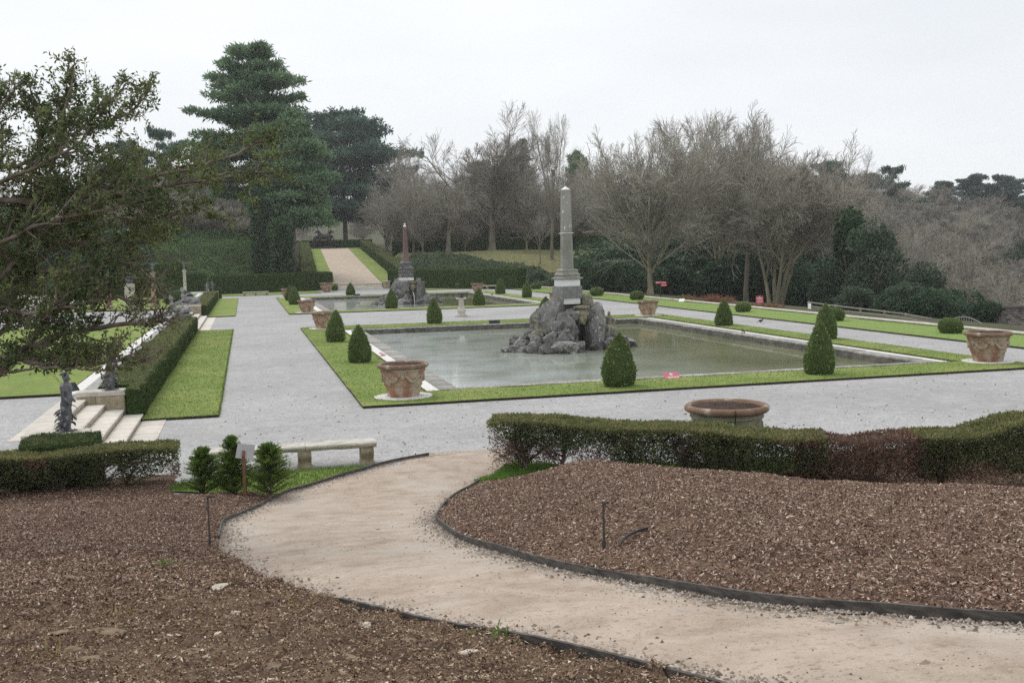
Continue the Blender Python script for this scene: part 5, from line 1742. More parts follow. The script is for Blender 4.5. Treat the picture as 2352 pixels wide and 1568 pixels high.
# barn with stone-slate roof
t = thing('stone_barn', 'low barn with mottled stone-slate roof at the right edge below the terrace', 'barn', (0, 0, 0))
V = np.array([(54.2, 64.5, -6), (64, 62, -6), (64.9, 66.2, -6), (55.1, 68.5, -6)])
top = V.copy()
top[:, 2] = -2.75
mid = (top[0] + top[3]) / 2, (top[1] + top[2]) / 2
r1, r2 = mid[0] + [0, 0, 2.5], mid[1] + [0, 0, 2.5]
MB().add(np.vstack([V, top, [r1, r2]]), [[0, 1, 5, 4], [1, 2, 6, 5], [2, 3, 7, 6], [3, 0, 4, 7]], [[4, 8, 7], [5, 6, 9]]).build('wall', M['barnwall'], t)
mb = MB()
for (e0, e1) in ((top[0], top[1]), (top[2], top[3])):
    q0, q1 = (r1, r2) if e0 is top[0] or np.allclose(e0, top[0]) else (r2, r1)
    dn = unit(np.cross(e1 - e0, q0 - e0))
    rows, cols = 14, 30
    for i in range(rows):
        for j in range(cols):
            u0, u1 = (j + (i % 2) * .5) / cols, (j + 1 + (i % 2) * .5 - .06) / cols
            u1 = min(u1, 1.02)
            a, b = e0 + (e1 - e0) * u0, e0 + (e1 - e0) * u1
            c_, d_ = q0 + (q1 - q0) * u0, q0 + (q1 - q0) * u1
            v0, v1 = i / rows - .04, (i + 1) / rows + .01
            lift = rng.uniform(.05, .09)
            P4 = [a + (c_ - a) * v0 + dn * lift, b + (d_ - b) * v0 + dn * lift, b + (d_ - b) * v1 + dn * .02, a + (c_ - a) * v1 + dn * .02]
            mb.add(P4 + [p - dn * .04 for p in P4], [[0, 1, 2, 3], [4, 5, 1, 0], [5, 6, 2, 1], [7, 4, 0, 3]])
rf = mb.build('slates', M['slate'], t, kind='stuff')
tube(MB(), [r1 + [0, 0, .08], r2 + [0, 0, .08]], .14, 6).build('ridge', M['slate'], t)

# ================================================================== NEAR LEGGY HEDGES
def leggy_hedge(label, line, width, hfun, stems, dens_top, dens_side, mleaf, mtop, seed, dead=0.0, size=.055, zb=0.0, keep=None):
    """an old yew hedge: bare stems below, a clipped leafy top and ragged sides"""
    r_ = np.random.default_rng(seed)
    P = np.array(line, float)
    cum = np.concatenate([[0], np.cumsum(np.hypot(*np.diff(P, axis=0).T))])
    Ln = cum[-1]

    def pos(s, off, z):
        x, y = np.interp(s, cum, P[:, 0]), np.interp(s, cum, P[:, 1])
        e = .05
        dx = np.interp(np.clip(s + e, 0, Ln), cum, P[:, 0]) - np.interp(np.clip(s - e, 0, Ln), cum, P[:, 0])
        dy = np.interp(np.clip(s + e, 0, Ln), cum, P[:, 1]) - np.interp(np.clip(s - e, 0, Ln), cum, P[:, 1])
        l = np.hypot(dx, dy)
        return np.column_stack([x - dy / l * off, y + dx / l * off, z])
    t = thing('yew_hedge', label, 'hedge')
    allP, allR = [], []
    ns = int(stems * Ln)
    s0 = np.sort(r_.uniform(.1, Ln - .1, ns))
    br = []
    for s in s0:                                      # stems and their fans of branches
        o = r_.uniform(-.2, .2)
        base = pos(np.array([s]), np.array([o]), np.array([zb - .1]))[0]
        h = float(hfun(s))
        top = pos(np.array([np.clip(s + r_.normal(0, .12), 0, Ln)]), np.array([o + r_.normal(0, .1)]), np.array([zb + h * .75]))[0]
        pts = spline([base, base * .6 + top * .4 + r_.normal(0, .04, 3), top], 6)
        st = MB()
        tube(st, pts, np.linspace(.045, .022, 6) * r_.uniform(.7, 1.25), 6)
        st.build('stem', M['yewbark'], t)
        for k in range(int(r_.uniform(18, 28))):
            u = r_.uniform(.15, .95)
            b = base + (top - base) * u
            e = pos(np.array([np.clip(s + r_.normal(0, .42), 0, Ln)]), np.array([r_.uniform(-.5, .5) * width]), np.array([zb + min(h - .05, h * (u * .55 + .45) * r_.uniform(.75, 1.05))]))[0]
            br.append(spline([b, (b + e) / 2 + r_.normal(0, .05, 3), e], 5))
    br = np.array(br)
    tw = MB()
    tubes(tw, br, np.repeat(np.linspace(.014, .004, 5)[None], len(br), 0), 4)
    k = len(br) * 14                                  # fine twigs
    i = r_.integers(0, len(br), k)
    u = r_.uniform(.35, 1, k)
    b = br[i, np.clip((u * 4).astype(int), 0, 4)]
    d = unit(unit(br[i, -1] - br[i, 0]) + r_.normal(0, .6, (k, 3)))
    l = r_.uniform(.08, .28, (k, 1))
    tubes(tw, np.stack([b, b + d * l * .5 + r_.normal(0, .01, (k, 3)), b + d * l], 1), np.repeat([[.004, .003, .0015]], k, 0), 3)
    tw.build('twigs', M['twig'] if dead < .5 else M['deadyew'], t, kind='stuff')
    nt_ = int(dens_top * Ln * width)
    s = r_.uniform(0, Ln, nt_)
    o = r_.uniform(-.5, .5, nt_) * width
    h = hfun(s) - r_.exponential(.035, nt_) + .025 * fb2(s, o, 3, 2)
    p = pos(s, o, zb + h)
    if keep is not None:
        p = p[keep(s, o, h)]
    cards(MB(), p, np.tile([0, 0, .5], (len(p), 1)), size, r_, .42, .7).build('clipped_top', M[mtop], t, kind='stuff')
    nl = int(dens_side * Ln)
    s = r_.uniform(0, Ln, nl)
    z = hfun(s) * (1 - r_.beta(1.05, 1.9, nl) * .98)
    o = np.where(r_.random(nl) < .5, -1, 1) * width * (.5 - r_.exponential(.10, nl) * (1 + 1.2 * (1 - z / hfun(s))))
    o = o * (.55 + .45 * sm(z / hfun(s) * 1.5)) + .05 * fb2(s, z, 3, 2)
    gap = fb2(s, z, .9, 3, seed) + .9 * (z / hfun(s)) - .34
    g = gap > -.2
    s, z, o = s[g], z[g], o[g]
    kc = int(nl * .9)                                     # dim inner growth
    sc_, zc = r_.uniform(0, Ln, kc), r_.uniform(.2, .95, kc)
    gc = fb2(sc_, zc, 1.1, 2, seed + 5) > -.25
    s, o, z = np.concatenate([s, sc_[gc]]), np.concatenate([o, r_.normal(0, .12 * width, kc)[gc]]), np.concatenate([z, (zc * hfun(sc_))[gc]])
    p = pos(s, o, zb + z)
    nrm = np.column_stack([r_.normal(0, .5, (len(p), 2)), np.full(len(p), .1)])
    br_ = fb2(s, z, .75, 2, seed + 9) > (.22 if dead < .5 else -.45)       # browned patches
    cards(MB(), p[~br_], nrm[~br_], size * 1.1, r_, .42, .9).build('ragged_side', M[mleaf if dead < .5 else 'nearyew'], t, kind='stuff')
    cards(MB(), p[br_], nrm[br_], size * 1.1, r_, .3, .9).build('browned_sprigs', M['deadyew'], t, kind='stuff')
    return t


HL = spline(HEDGE, 60)
hx = lambda a, b: HL[(HL[:, 0] >= a) & (HL[:, 0] <= b)]
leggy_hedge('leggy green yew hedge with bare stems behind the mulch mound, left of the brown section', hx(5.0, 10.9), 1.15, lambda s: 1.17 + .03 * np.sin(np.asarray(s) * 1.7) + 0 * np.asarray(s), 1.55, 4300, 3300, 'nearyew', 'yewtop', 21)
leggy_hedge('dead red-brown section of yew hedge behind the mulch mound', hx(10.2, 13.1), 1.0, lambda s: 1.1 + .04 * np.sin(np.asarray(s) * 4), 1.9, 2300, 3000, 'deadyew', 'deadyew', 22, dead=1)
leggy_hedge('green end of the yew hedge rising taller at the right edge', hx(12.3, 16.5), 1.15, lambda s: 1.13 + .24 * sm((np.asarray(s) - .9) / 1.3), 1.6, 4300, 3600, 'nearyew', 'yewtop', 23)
leggy_hedge('leggy yew hedge with flat top above the left mulch slope', [(-9.5, 23.5), (-4.6, 23.2), (-1.55, 23.25)], 1.0, lambda s: .86 + .03 * np.sin(np.asarray(s) * 2.1), 1.5, 4300, 3300, 'nearyew', 'yewtop', 24, zb=.02)


def young_yew(label, x, y, h, w, seed):
    r_ = np.random.default_rng(seed)
    t = thing('young_yew', label, 'shrub', (x, y, float(zp(y)) + .03), 0, 'young bushy yews beside the sloping sign')
    tube(MB(), [(0, 0, -.1), (.01, 0, h * .5), (0, .01, h * .98)], [.025, .018, .004], 6).build('stem', M['yewbark'], t)
    n = 230
    u = r_.random(n) ** .95
    a = r_.uniform(0, 2 * PI, n)
    R = w * .56 * np.clip((1 - u) ** .6 + .06, 0, 1) * r_.uniform(.6, 1.1, n)
    b = np.column_stack([np.zeros(n), np.zeros(n), u * h * .93 + .02])
    e = b + np.column_stack([np.cos(a) * R, np.sin(a) * R, R * .35 + .05])
    m_ = (b + e) / 2 + np.column_stack([np.zeros(n), np.zeros(n), .05 * R / w])
    br = np.stack([b, m_, e], 1)
    tubes(MB(), br, np.repeat([[.007, .005, .002]], n, 0), 4).build('branches', M['twig'], t)
    k = 60
    q = r_.uniform(.25, 1.02, (n, k, 1))
    p = (b[:, None] * (1 - q) ** 2 + 2 * m_[:, None] * q * (1 - q) + e[:, None] * q ** 2).reshape(-1, 3)
    d = np.repeat(unit(e - b), k, 0)
    side = unit(np.cross(d, r_.normal(size=d.shape)))
    side[:, 2] = np.abs(side[:, 2]) * .5
    cards(MB(), p + r_.normal(0, .012, p.shape), d * .7 + side * .9, .05, r_, .22, .35).build('needles', M['youngyew'], t, kind='stuff')


young_yew('young yew with loose open top, leftmost of three beside the sloping sign', -1.0, 21.6, .95, .85, 31)
young_yew('tallest young yew with pointed leader, behind the sloping sign', -.42, 21.35, 1.2, .85, 32)
young_yew('bushy yellow-green young yew right of the sloping sign', .3, 20.95, 1.05, .95, 33)

# ================================================================== YEW TREE AT THE LEFT
LIMBS = {
'a':[(-3.77, 16.0, 2.99), (-2.98, 15.6, 3.63), (-2.12, 15.2, 3.89), (-1.31, 14.9, 3.96), (-0.98, 14.7, 4.0)],
'b':[(-3.75, 16.0, 3.42), (-3.06, 15.4, 3.5), (-2.45, 15.0, 3.42), (-1.8, 14.6, 3.49), (-1.33, 14.3, 3.53)],
'c':[(-3.76, 16.2, 3.86), (-3.05, 16.3, 4.67), (-2.64, 16.4, 5.07), (-2.12, 16.5, 5.06), (-1.33, 16.6, 5.08)],
'd':[(-3.7, 16.4, 5.65), (-2.99, 16.3, 5.69), (-2.32, 16.1, 5.73), (-1.78, 16.0, 5.88), (-0.93, 15.9, 6.06), (-0.32, 15.9, 6.22), (0.3, 15.8, 6.45)],
'e':[(-2.32, 16.1, 5.73), (-1.51, 15.6, 5.77), (-0.79, 15.3, 5.86), (-0.2, 15.2, 5.97), (0.1, 15.1, 5.99)],
'f':[(-3.72, 16.6, 6.09), (-3.17, 16.8, 6.23), (-2.72, 17.0, 6.47), (-2.28, 17.1, 6.84), (-1.84, 17.2, 7.28), (-1.58, 17.2, 7.52)],
'g':[(-3.64, 16.2, 5.82), (-2.9, 15.9, 6.07), (-2.36, 15.8, 6.33), (-1.99, 15.7, 6.62), (-1.45, 15.6, 6.85)],
'h':[(-3.63, 16.2, 4.23), (-3.34, 16.4, 5.09), (-3.04, 16.6, 5.9), (-2.85, 16.8, 6.61), (-2.95, 16.9, 7.38)],
'i':[(-3.34, 16.0, 4.59), (-2.99, 16.2, 5.45), (-2.62, 16.3, 6.19), (-2.42, 16.4, 6.94), (-2.28, 16.5, 7.55)],
'j':[(-2.32, 16.1, 5.73), (-1.88, 15.7, 5.47), (-1.52, 15.5, 5.37), (-1.04, 15.3, 5.34), (-0.63, 15.2, 5.37)],
'k':[(-3.43, 16.2, 3.79), (-3.24, 16.3, 4.46), (-2.9, 16.2, 5.07), (-2.47, 15.8, 5.42), (-2.07, 15.6, 5.83)],
'l':[(-3.05, 16.3, 4.67), (-2.45, 15.8, 4.69), (-1.76, 15.4, 4.8), (-1.35, 15.2, 4.67), (-1.08, 15.0, 4.25)],
'm':[(-2.98, 15.6, 3.63), (-2.49, 15.2, 4.23), (-1.94, 14.9, 4.52), (-1.48, 14.7, 4.57)],
'n':[(-3.66, 16.0, 4.85), (-3.0, 15.6, 5.19), (-2.32, 15.2, 5.4), (-1.68, 15.0, 5.5), (-1.29, 15.0, 5.55)],
'o':[(-2.98, 15.6, 3.63), (-2.36, 15.2, 3.69), (-1.89, 15.0, 3.63), (-1.66, 14.8, 3.34)],
'p':[(-3.83, 16.8, 5.1), (-2.92, 17.2, 5.68), (-2.13, 17.5, 6.02), (-1.36, 17.6, 6.16), (-0.83, 17.6, 6.3)],
'q':[(-3.78, 17.0, 6.57), (-3.46, 17.0, 7.01), (-3.21, 17.0, 7.33), (-3.25, 17.0, 7.58)],
'r':[(-3.58, 15.2, 3.22), (-3.02, 14.9, 3.4), (-2.49, 14.6, 3.44), (-1.99, 14.4, 3.4), (-1.71, 14.3, 3.43)],
's':[(-3.58, 15.5, 4.26), (-2.86, 15.1, 4.13), (-2.16, 14.8, 4.24), (-1.64, 14.6, 4.34), (-1.31, 14.5, 4.22)]}
THICK = dict(a=.055, b=.045, c=.05, d=.045, e=.03, f=.035, g=.03, h=.04, i=.035, j=.02, k=.04, l=.03, m=.03, n=.035, o=.02, p=.03, q=.03, r=.02, s=.03)
yt_ = thing('yew_tree', 'large spreading old yew reaching in from the left with dark olive foliage', 'tree')
r_ = np.random.default_rng(77)
trunk = np.array([-4.9, 16.6, 1.2])
tube(MB(), spline([trunk + [0, 0, -.6], trunk + [.05, 0, 1.2], trunk + [.1, 0, 3], trunk + [.15, .1, 5], trunk + [.3, .2, 6.2]], 14), np.linspace(.34, .08, 14), 10).build('trunk', M['yewbark'], yt_, smooth=True)
bp = []
for k, pts in LIMBS.items():
    P = np.array(pts)
    if P[0, 0] < -3.3:                               # carry the limb back to the trunk
        zt_ = np.clip(P[0, 2] - .5, 1.8, 6.4)
        P = np.vstack([[trunk[0] + .1, trunk[1], zt_], P])
    Q = spline(P, 26)
    Q[1:-1] += r_.normal(0, .014, (24, 3))
    R = np.linspace(1.0, .28, 26) * THICK[k]
    tube(MB(), Q, R * 1.15, 7).build('limb', M['yewbark'], yt_, smooth=True)
    bp.append((Q, THICK[k]))
LB, W_ = [], []
for Q, th in bp:                                     # side branches
    Ltot = np.linalg.norm(np.diff(Q, axis=0), axis=1).sum()
    n = int(Ltot * (9 if Q[-1, 2] < 4.6 else 9))
    i = r_.integers(3, 26, n)
    d0 = unit(Q[np.minimum(i + 1, 25)] - Q[i - 1])
    d = unit(d0 * .9 + r_.normal(0, .62, (n, 3)) + [0.05, .38, .16])
    l = r_.uniform(.3, .95, (n, 1)) * (1.15 - .55 * i[:, None] / 25)
    b = Q[i]
    l = l * np.where((b[:, 2:] < 4.6) & (b[:, :1] > -2.1), .62, 1)
    LB.append(np.stack([b, b + d * l * .35 + r_.normal(0, .03, (n, 3)), b + d * l * .7 + [0, 0, .02] + r_.normal(0, .04, (n, 3)), b + d * l + [0, 0, .03]], 1))
LB = np.concatenate(LB)
LB = LB[(LB[:, -1, 2] > 3.4) & (LB[:, -1, 2] < 7.75)]
mb = MB()
tubes(mb, LB, np.repeat([[.013, .010, .007, .003]], len(LB), 0), 4)
k = 6                                                # twigs
N_ = len(LB)
u = r_.uniform(.2, 1, (N_, k))
seg = np.clip((u * 3).astype(int), 0, 2)
b = LB[np.arange(N_)[:, None], seg] * (1 - (u * 3 - seg))[..., None] + LB[np.arange(N_)[:, None], seg + 1] * (u * 3 - seg)[..., None]
d = unit(unit(LB[:, -1] - LB[:, 0])[:, None] + r_.normal(0, .65, (N_, k, 3)) + [0, 0, .1])
l = r_.uniform(.1, .34, (N_, k, 1))
TW = np.stack([b, b + d * l * .5, b + d * l + [0, 0, -.01]], 2).reshape(-1, 3, 3)
tubes(mb, TW, np.repeat([[.005, .004, .002]], len(TW), 0), 3)
mb.build('branches', M['yewbark'], yt_)
n = 13
q = r_.uniform(.1, 1.05, (len(TW), n, 1))
p = (TW[:, None, 0] * (1 - q) + TW[:, None, 2] * q).reshape(-1, 3)
d = np.repeat(unit(TW[:, 2] - TW[:, 0]), n, 0)
side = unit(np.cross(d, r_.normal(size=d.shape)))
ok = (p[:, 2] > 3.32 + .1 * r_.random(len(p))) & ~((p[:, 2] < 4.5) & (p[:, 0] > -1.95) & (r_.random(len(p)) < .72)) & ~((p[:, 2] < 4.9) & (p[:, 0] > -1.3) & (r_.random(len(p)) < .6))
p, d, side = p[ok], d[ok], side[ok]
cards(MB(), p + r_.normal(0, .02, p.shape), d * .45 + side * .9, .07, r_, .4, .45).build('foliage', M['treeyew'], yt_, kind='stuff')

# ================================================================== TREE BUILDERS
def grow(rng, trunks, spec):
    """spec: list of (n children, t0, length ratio, angle, up pull, k points, wiggle, radius ratio). trunks: (N,k,3), radii (N,k)"""
    levels = [trunks]
    for (nc, t0, lr, ang, up, k, wig, rr_) in spec:
        P, R = levels[-1]
        N, kk, _ = P.shape
        Ls = np.linalg.norm(np.diff(P, axis=1), axis=2).sum(1)
        u = (np.arange(nc)[None] + rng.random((N, nc))) / nc
        u = t0 + (1 - t0) * u
        f = u * (kk - 1)
        i = np.clip(f.astype(int), 0, kk - 2)
        fr = (f - i)[..., None]
        ar = np.arange(N)[:, None]
        b = P[ar, i] * (1 - fr) + P[ar, i + 1] * fr
        rb = R[ar, i] * (1 - fr[..., 0]) + R[ar, i + 1] * fr[..., 0]
        d0 = unit(P[ar, i + 1] - P[ar, i])
        w = unit(np.cross(d0, rng.normal(size=d0.shape)))
        a = ang * rng.uniform(.65, 1.3, (N, nc, 1))
        d = d0 * np.cos(a) + w * np.sin(a)
        ln = Ls[:, None] * lr * (1.15 - .6 * (u - t0) / (1 - t0 + 1e-6)) * rng.uniform(.7, 1.25, (N, nc))
        pts = [b]
        st = (ln / (k - 1))[..., None]
        for s in range(k - 1):
            d = unit(d + rng.normal(size=d.shape) * wig + np.array([0, 0, up]))
            pts.append(pts[-1] + d * st)
        Q = np.stack(pts, 2).reshape(N * nc, k, 3)
        r1 = (rb * rr_).reshape(-1, 1) * np.linspace(1, .35, k)[None]
        levels.append((Q, r1))
    return levels


def bare_tree(seed, H, trunk_h, r0_, spec, nsplit=1, lean=.04, tw='twigs', bk='bark', sides=(9, 6, 4, 3, 3, 3), base_spread=0.0, minr=.0):
    """returns (trunk mesh, branch mesh) standing at the origin"""
    rg = np.random.default_rng(seed)
    T = []
    for s in range(nsplit):
        a = rg.uniform(0, 2 * PI)
        dr = np.array([math.cos(a), math.sin(a), 0])
        b0 = dr * base_spread * rg.uniform(.3, 1)
        k = 8
        z = np.linspace(0, trunk_h, k)
        p = b0 + np.column_stack([np.zeros(k), np.zeros(k), z]) + dr * (z / trunk_h)[:, None] ** 1.2 * (base_spread * 3.0 if nsplit > 1 else lean * trunk_h) + np.cumsum(rg.normal(0, .012 * trunk_h, (k, 3)) * [1, 1, 0], 0) * .6
        T.append(p)
    T = np.array(T)
    rad = np.linspace(1, .5, 8) * r0_
    rad[0] *= 1.45
    rad[1] *= 1.06
    lv = grow(rg, (T, np.repeat(rad[None], nsplit, 0)), spec)
    tm = MB()
    tubes(tm, lv[0][0], lv[0][1], sides[0])
    tubes(tm, lv[1][0], lv[1][1], sides[1])
    bm = MB()
    for j, (P, R) in enumerate(lv[2:]):
        tubes(bm, P, np.maximum(R, minr), sides[min(j + 2, 5)])
    top = max(P[..., 2].max() for P, _ in lv)
    sc = H / top
    for m_ in (tm, bm):
        m_.V = [v * sc for v in m_.V]
    return tm.mesh('trunk', M[bk], True), bm.mesh('branches', M[tw])


BARE = {
 # broad beech-like crown on a clear trunk
 'broad': bare_tree(41, 10, 3.6, .17, [(19, .32, 1.15, .78, .085, 7, .06, .46), (9, .1, .5, .55, .05, 6, .09, .5), (8, .1, .55, .5, .03, 5, .11, .5), (6, .1, .6, .48, .01, 4, .12, .55)], minr=.007),
 # open ash-like crown
 'open': bare_tree(42, 10, 5, .13, [(10, .35, .8, .5, .16, 7, .07, .5), (7, .25, .5, .5, .1, 6, .1, .5), (7, .15, .55, .5, .06, 5, .12, .5), (5, .15, .6, .5, .02, 4, .13, .55)], minr=.005),
 # dense low-branched hornbeam-like tree
 'dense': bare_tree(43, 10, 2.6, .15, [(17, .3, 1.9, .55, .07, 7, .06, .42), (10, .05, .46, .5, .05, 6, .09, .5), (8, .08, .55, .55, .02, 5, .13, .5), (7, .1, .62, .55, .0, 4, .15, .55)], tw='twigs2', bk='barkgreen', minr=.007),
 # several stems from one root, drooping outer twigs
 'multi': bare_tree(44, 10, 4.4, .11, [(8, .36, 1.0, .6, .08, 7, .07, .5), (9, .1, .5, .55, .04, 6, .1, .5), (8, .1, .55, .55, .0, 5, .12, .5), (6, .1, .6, .5, -.02, 4, .13, .55)], nsplit=6, base_spread=.45, tw='twigs2', bk='barkgreen', minr=.007),
 # gnarled oak
 'oak': bare_tree(45, 10, 3.8, .2, [(9, .4, .9, .85, .08, 7, .2, .55), (7, .25, .5, .8, .05, 6, .26, .5), (6, .2, .5, .75, .02, 5, .28, .5), (5, .2, .5, .7, 0, 4, .3, .55)], minr=.006),
 # slim woodland tree
 'slim': bare_tree(46, 10, 6.5, .1, [(22, .2, .5, .55, .12, 6, .08, .42), (8, .15, .5, .5, .08, 5, .1, .5), (7, .15, .55, .5, .03, 4, .12, .5), (5, .15, .6, .5, 0, 3, .12, .55)], tw='twigs3', minr=.008),
 'wide': bare_tree(47, 10, 2.8, .14, [(16, .3, 1.5, .62, .09, 6, .07, .5), (9, .12, .5, .52, .06, 5, .1, .5), (8, .12, .55, .5, .03, 4, .12, .5), (5, .12, .6, .52, 0, 3, .14, .55)], tw='twigs3', minr=.008),
 # thicket of rods from the ground
 'thicket': bare_tree(48, 3, 1.5, .03, [(8, .1, .8, .4, .1, 5, .1, .6), (7, .15, .5, .55, .04, 4, .16, .55), (6, .1, .5, .6, 0, 3, .2, .55)], nsplit=16, base_spread=.35, bk='twigs', minr=.005),
}
RED = {}


def place_tree(name, label, kind, px, Y, top_py, cat='tree', group=None, w=1.0, z=None, meshes=None, hmesh=10.0, dz=0.0, rz=None, tilt=0.0):
    """stand a tree at depth Y on the sight line of picture column px so that it is as tall as the photo shows"""
    x = at(px, Y)[0]
    zb = float(zt(np.array([x]), np.array([Y]))[0]) + dz if z is None else z
    h = at(px, Y, top_py)[2] - zb
    s = h / hmesh
    ms = meshes or BARE[kind]
    o = thing(name, label, cat, (x, Y, zb - .15), rng.uniform(0, 2 * PI) if rz is None else rz, group)
    o.scale = (s * w, s * w, s)
    o.rotation_euler.x = tilt
    for me in ms:
        link(me.name.split('.')[0], me, o, kind='stuff' if me.name.split('.')[0] in ('foliage', 'needles') else None)
    return o


# evergreens -----------------------------------------------------------
def conifer(seed, H, R, prof, nwh, per, tuft, tsz, m, droop=.0, flat=0.0, bare=.1, trunk_r=.25, spread=.8, asp=.3, lift=.25, ragged=.25, skip=0.0):
    rg = np.random.default_rng(seed)
    z = np.clip(np.linspace(bare, .985, nwh) + rg.normal(0, .4 * (1 - bare) / nwh, nwh), bare, .985)
    B, E = [], []
    for zi in z:
        k = max(3, int(per * (.6 + .6 * (1 - zi))))
        for a in rg.uniform(0, 2 * PI, k):
            if rg.random() < skip:
                continue
            l = R * np.interp(zi, prof[0], prof[1]) * (1 + rg.normal(0, ragged))
            l = max(l, R * .05)
            b = np.array([0, 0, zi * H])
            B.append(b)
            E.append(b + np.array([math.cos(a) * l, math.sin(a) * l, l * (lift * (1 if zi > .6 else .4) - droop * rg.uniform(.5, 1.3))]))
    B, E = np.array(B), np.array(E)
    md = (B + E) / 2 + np.array([0, 0, 1]) * np.linalg.norm(E - B, axis=1)[:, None] * .06
    br = np.stack([B, md, E], 1)
    tm = MB()
    tube(tm, [(0, 0, 0), (0, 0, H * .5), (0, 0, H * .98)], [trunk_r, trunk_r * .62, .04], 9)
    n = len(B)
    Lb = np.linalg.norm(E - B, axis=1)
    tubes(tm, br, (Lb / R)[:, None] * np.array([[.09, .06, .02]]) * trunk_r * 2, 4)
    lv = MB()
    reps = np.maximum(1, (tuft * Lb / R).astype(int))
    idx = np.repeat(np.arange(n), reps)
    q = rg.uniform(.22, 1.03, (len(idx), 1))
    p = B[idx] * (1 - q) ** 2 + 2 * md[idx] * q * (1 - q) + E[idx] * q ** 2
    d = unit(E[idx] - B[idx])
    sd = np.column_stack([-d[:, 1], d[:, 0], np.zeros(len(d))])
    wd_ = rg.normal(0, 1, (len(idx), 1)) * (Lb[idx] * .20 * (1.15 - q[:, 0] * .6))[:, None]
    p = p + sd * wd_ + np.column_stack([np.zeros((len(idx), 2)), rg.normal(0, .02 + .03 * (1 - flat), len(idx)) * R])
    k = 5
    pp = np.repeat(p, k, 0) + rg.normal(0, tsz * .35, (len(p) * k, 3)) * [1, 1, 1 - flat * .8]
    dd = np.repeat(d * .5 + sd * np.sign(wd_) * .4 + [0, 0, .55 * (1 - flat)], k, 0)
    cards(lv, pp, dd, tsz, rg, asp, spread * (1 - .4 * flat))
    return tm.mesh('trunk', M['bark'], True), lv.mesh('foliage', M[m])


def clump(seed, blobs, n, sz, m, asp=.6, spread=.8, stem=None, rough=.22):
    """broad-leaved evergreen mass: leaves over the skins of overlapping lumps, dark twigs inside"""
    rg = np.random.default_rng(seed)
    lv = MB()
    ar = np.array([b[3] * b[5] + b[4] * b[5] + b[3] * b[4] for b in blobs])
    for b, a in zip(blobs, ar):
        k = int(n * a / ar.sum())
        v = unit(rg.normal(size=(k, 3)))
        rad = 1 + rough * fbm(v * 1.7 + seed + b[0], 1.5, 3) - rg.exponential(.07, k)
        p = v * rad[:, None] * np.array(b[3:6]) + np.array(b[:3])
        ok = p[:, 2] > .0
        cards(lv, p[ok], v[ok] + [0, 0, .25], sz, rg, asp, spread)
    tm = MB()
    for b in blobs:
        for j in range(7):
            e = np.array(b[:3]) + rg.normal(0, .45, 3) * b[3:6]
            tube(tm, spline([(b[0] * .3, b[1] * .3, 0), (b[0] * .7, b[1] * .7, b[2] * .5), e], 5), np.linspace(.05, .012, 5) * (stem or 1), 4)
    return tm.mesh('stems', M['bark']), lv.mesh('foliage', M[m])


rgb = np.random.default_rng(99)


def lumps(n, R, H, seed, top=.5):
    rg = np.random.default_rng(seed)
    out = []
    for i in range(n):
        a = rg.uniform(0, 2 * PI)
        u = rg.uniform(0, 1)
        z = H * (.12 + .7 * u)
        rad = R * math.sqrt(rg.random()) * (1 - .75 * u * top)
        s = R * rg.uniform(.32, .5)
        out.append((rad * math.cos(a), rad * math.sin(a), z, s, s, s * rg.uniform(.7, 1.1)))
    out.append((0, 0, H * .4, R * .7, R * .7, H * .4))
    out.append((0, 0, H * .78, R * .45, R * .45, H * .22))
    return out


pine = conifer(61, 10, 2.2, ([0, .3, .42, .55, .7, .82, .9, .96, 1], [.6, .85, 1.0, .92, .82, .68, .55, .36, .1]), 22, 9, 120, .23, 'pine', .02, .66, .3, .2, .75, .26, .28, .2, skip=.1)
pine2 = conifer(62, 10, 2.0, ([0, .1, .35, .6, .8, .93, 1], [.8, .95, 1.0, .85, .65, .4, .12]), 28, 9, 130, .26, 'pine2', .1, .3, .34, .18, .8, .3, .2, .3)
cedar = conifer(63, 10, 6.2, ([0, .2, .4, .6, .8, .92, 1], [.7, .95, 1.0, .92, .7, .5, .2]), 20, 9, 220, .30, 'cedar', .02, .8, .2, .28, .6, .36, .10, .25)
cedarf = conifer(64, 10, 4.6, ([0, .3, .5, .7, .86, .95, 1], [.5, .85, 1.0, .9, .75, .55, .2]), 12, 8, 200, .42, 'cedarfar', .02, .85, .3, .25, .6, .4, .12, .35)
cedarg = conifer(65, 10, 5.2, ([0, .3, .5, .7, .86, .95, 1], [.5, .85, 1.0, .95, .8, .55, .3]), 9, 7, 150, .38, 'cedar', .0, .88, .32, .22, .6, .36, .14, .4, skip=.25)
fir = conifer(66, 10, 2.0, ([0, .2, .6, 1], [1, .95, .5, .05]), 26, 7, 70, .32, 'cedar', .14, .5, .1, .16, .6, .3, .05, .25)
columnc = conifer(67, 10, 1.5, ([0, .15, .6, .85, 1], [.8, 1, .85, .5, .05]), 40, 9, 60, .26, 'pine2', -.3, .0, .03, .12, .5, .3, .8, .15)
laurelA = clump(71, lumps(12, 2.4, 4, 1), 9000, .26, 'laurel')
laurelB = clump(72, lumps(16, 3.2, 4, 2, .3), 10000, .28, 'laurel')
holmA = clump(73, lumps(24, 3.3, 10, 3, .6), 15000, .34, 'holm', stem=2)
holmB = clump(74, lumps(20, 3.6, 10, 4, .75), 14000, .36, 'holm', stem=2)
ivycol = clump(75, [(0, 0, z, .95 + .15 * math.sin(z * 2), .95, .9) for z in np.linspace(.6, 9.2, 11)], 6500, .3, 'ivy', stem=4)
oliveb = clump(76, lumps(14, 2.6, 4, 6, .5), 6500, .26, 'bramble')

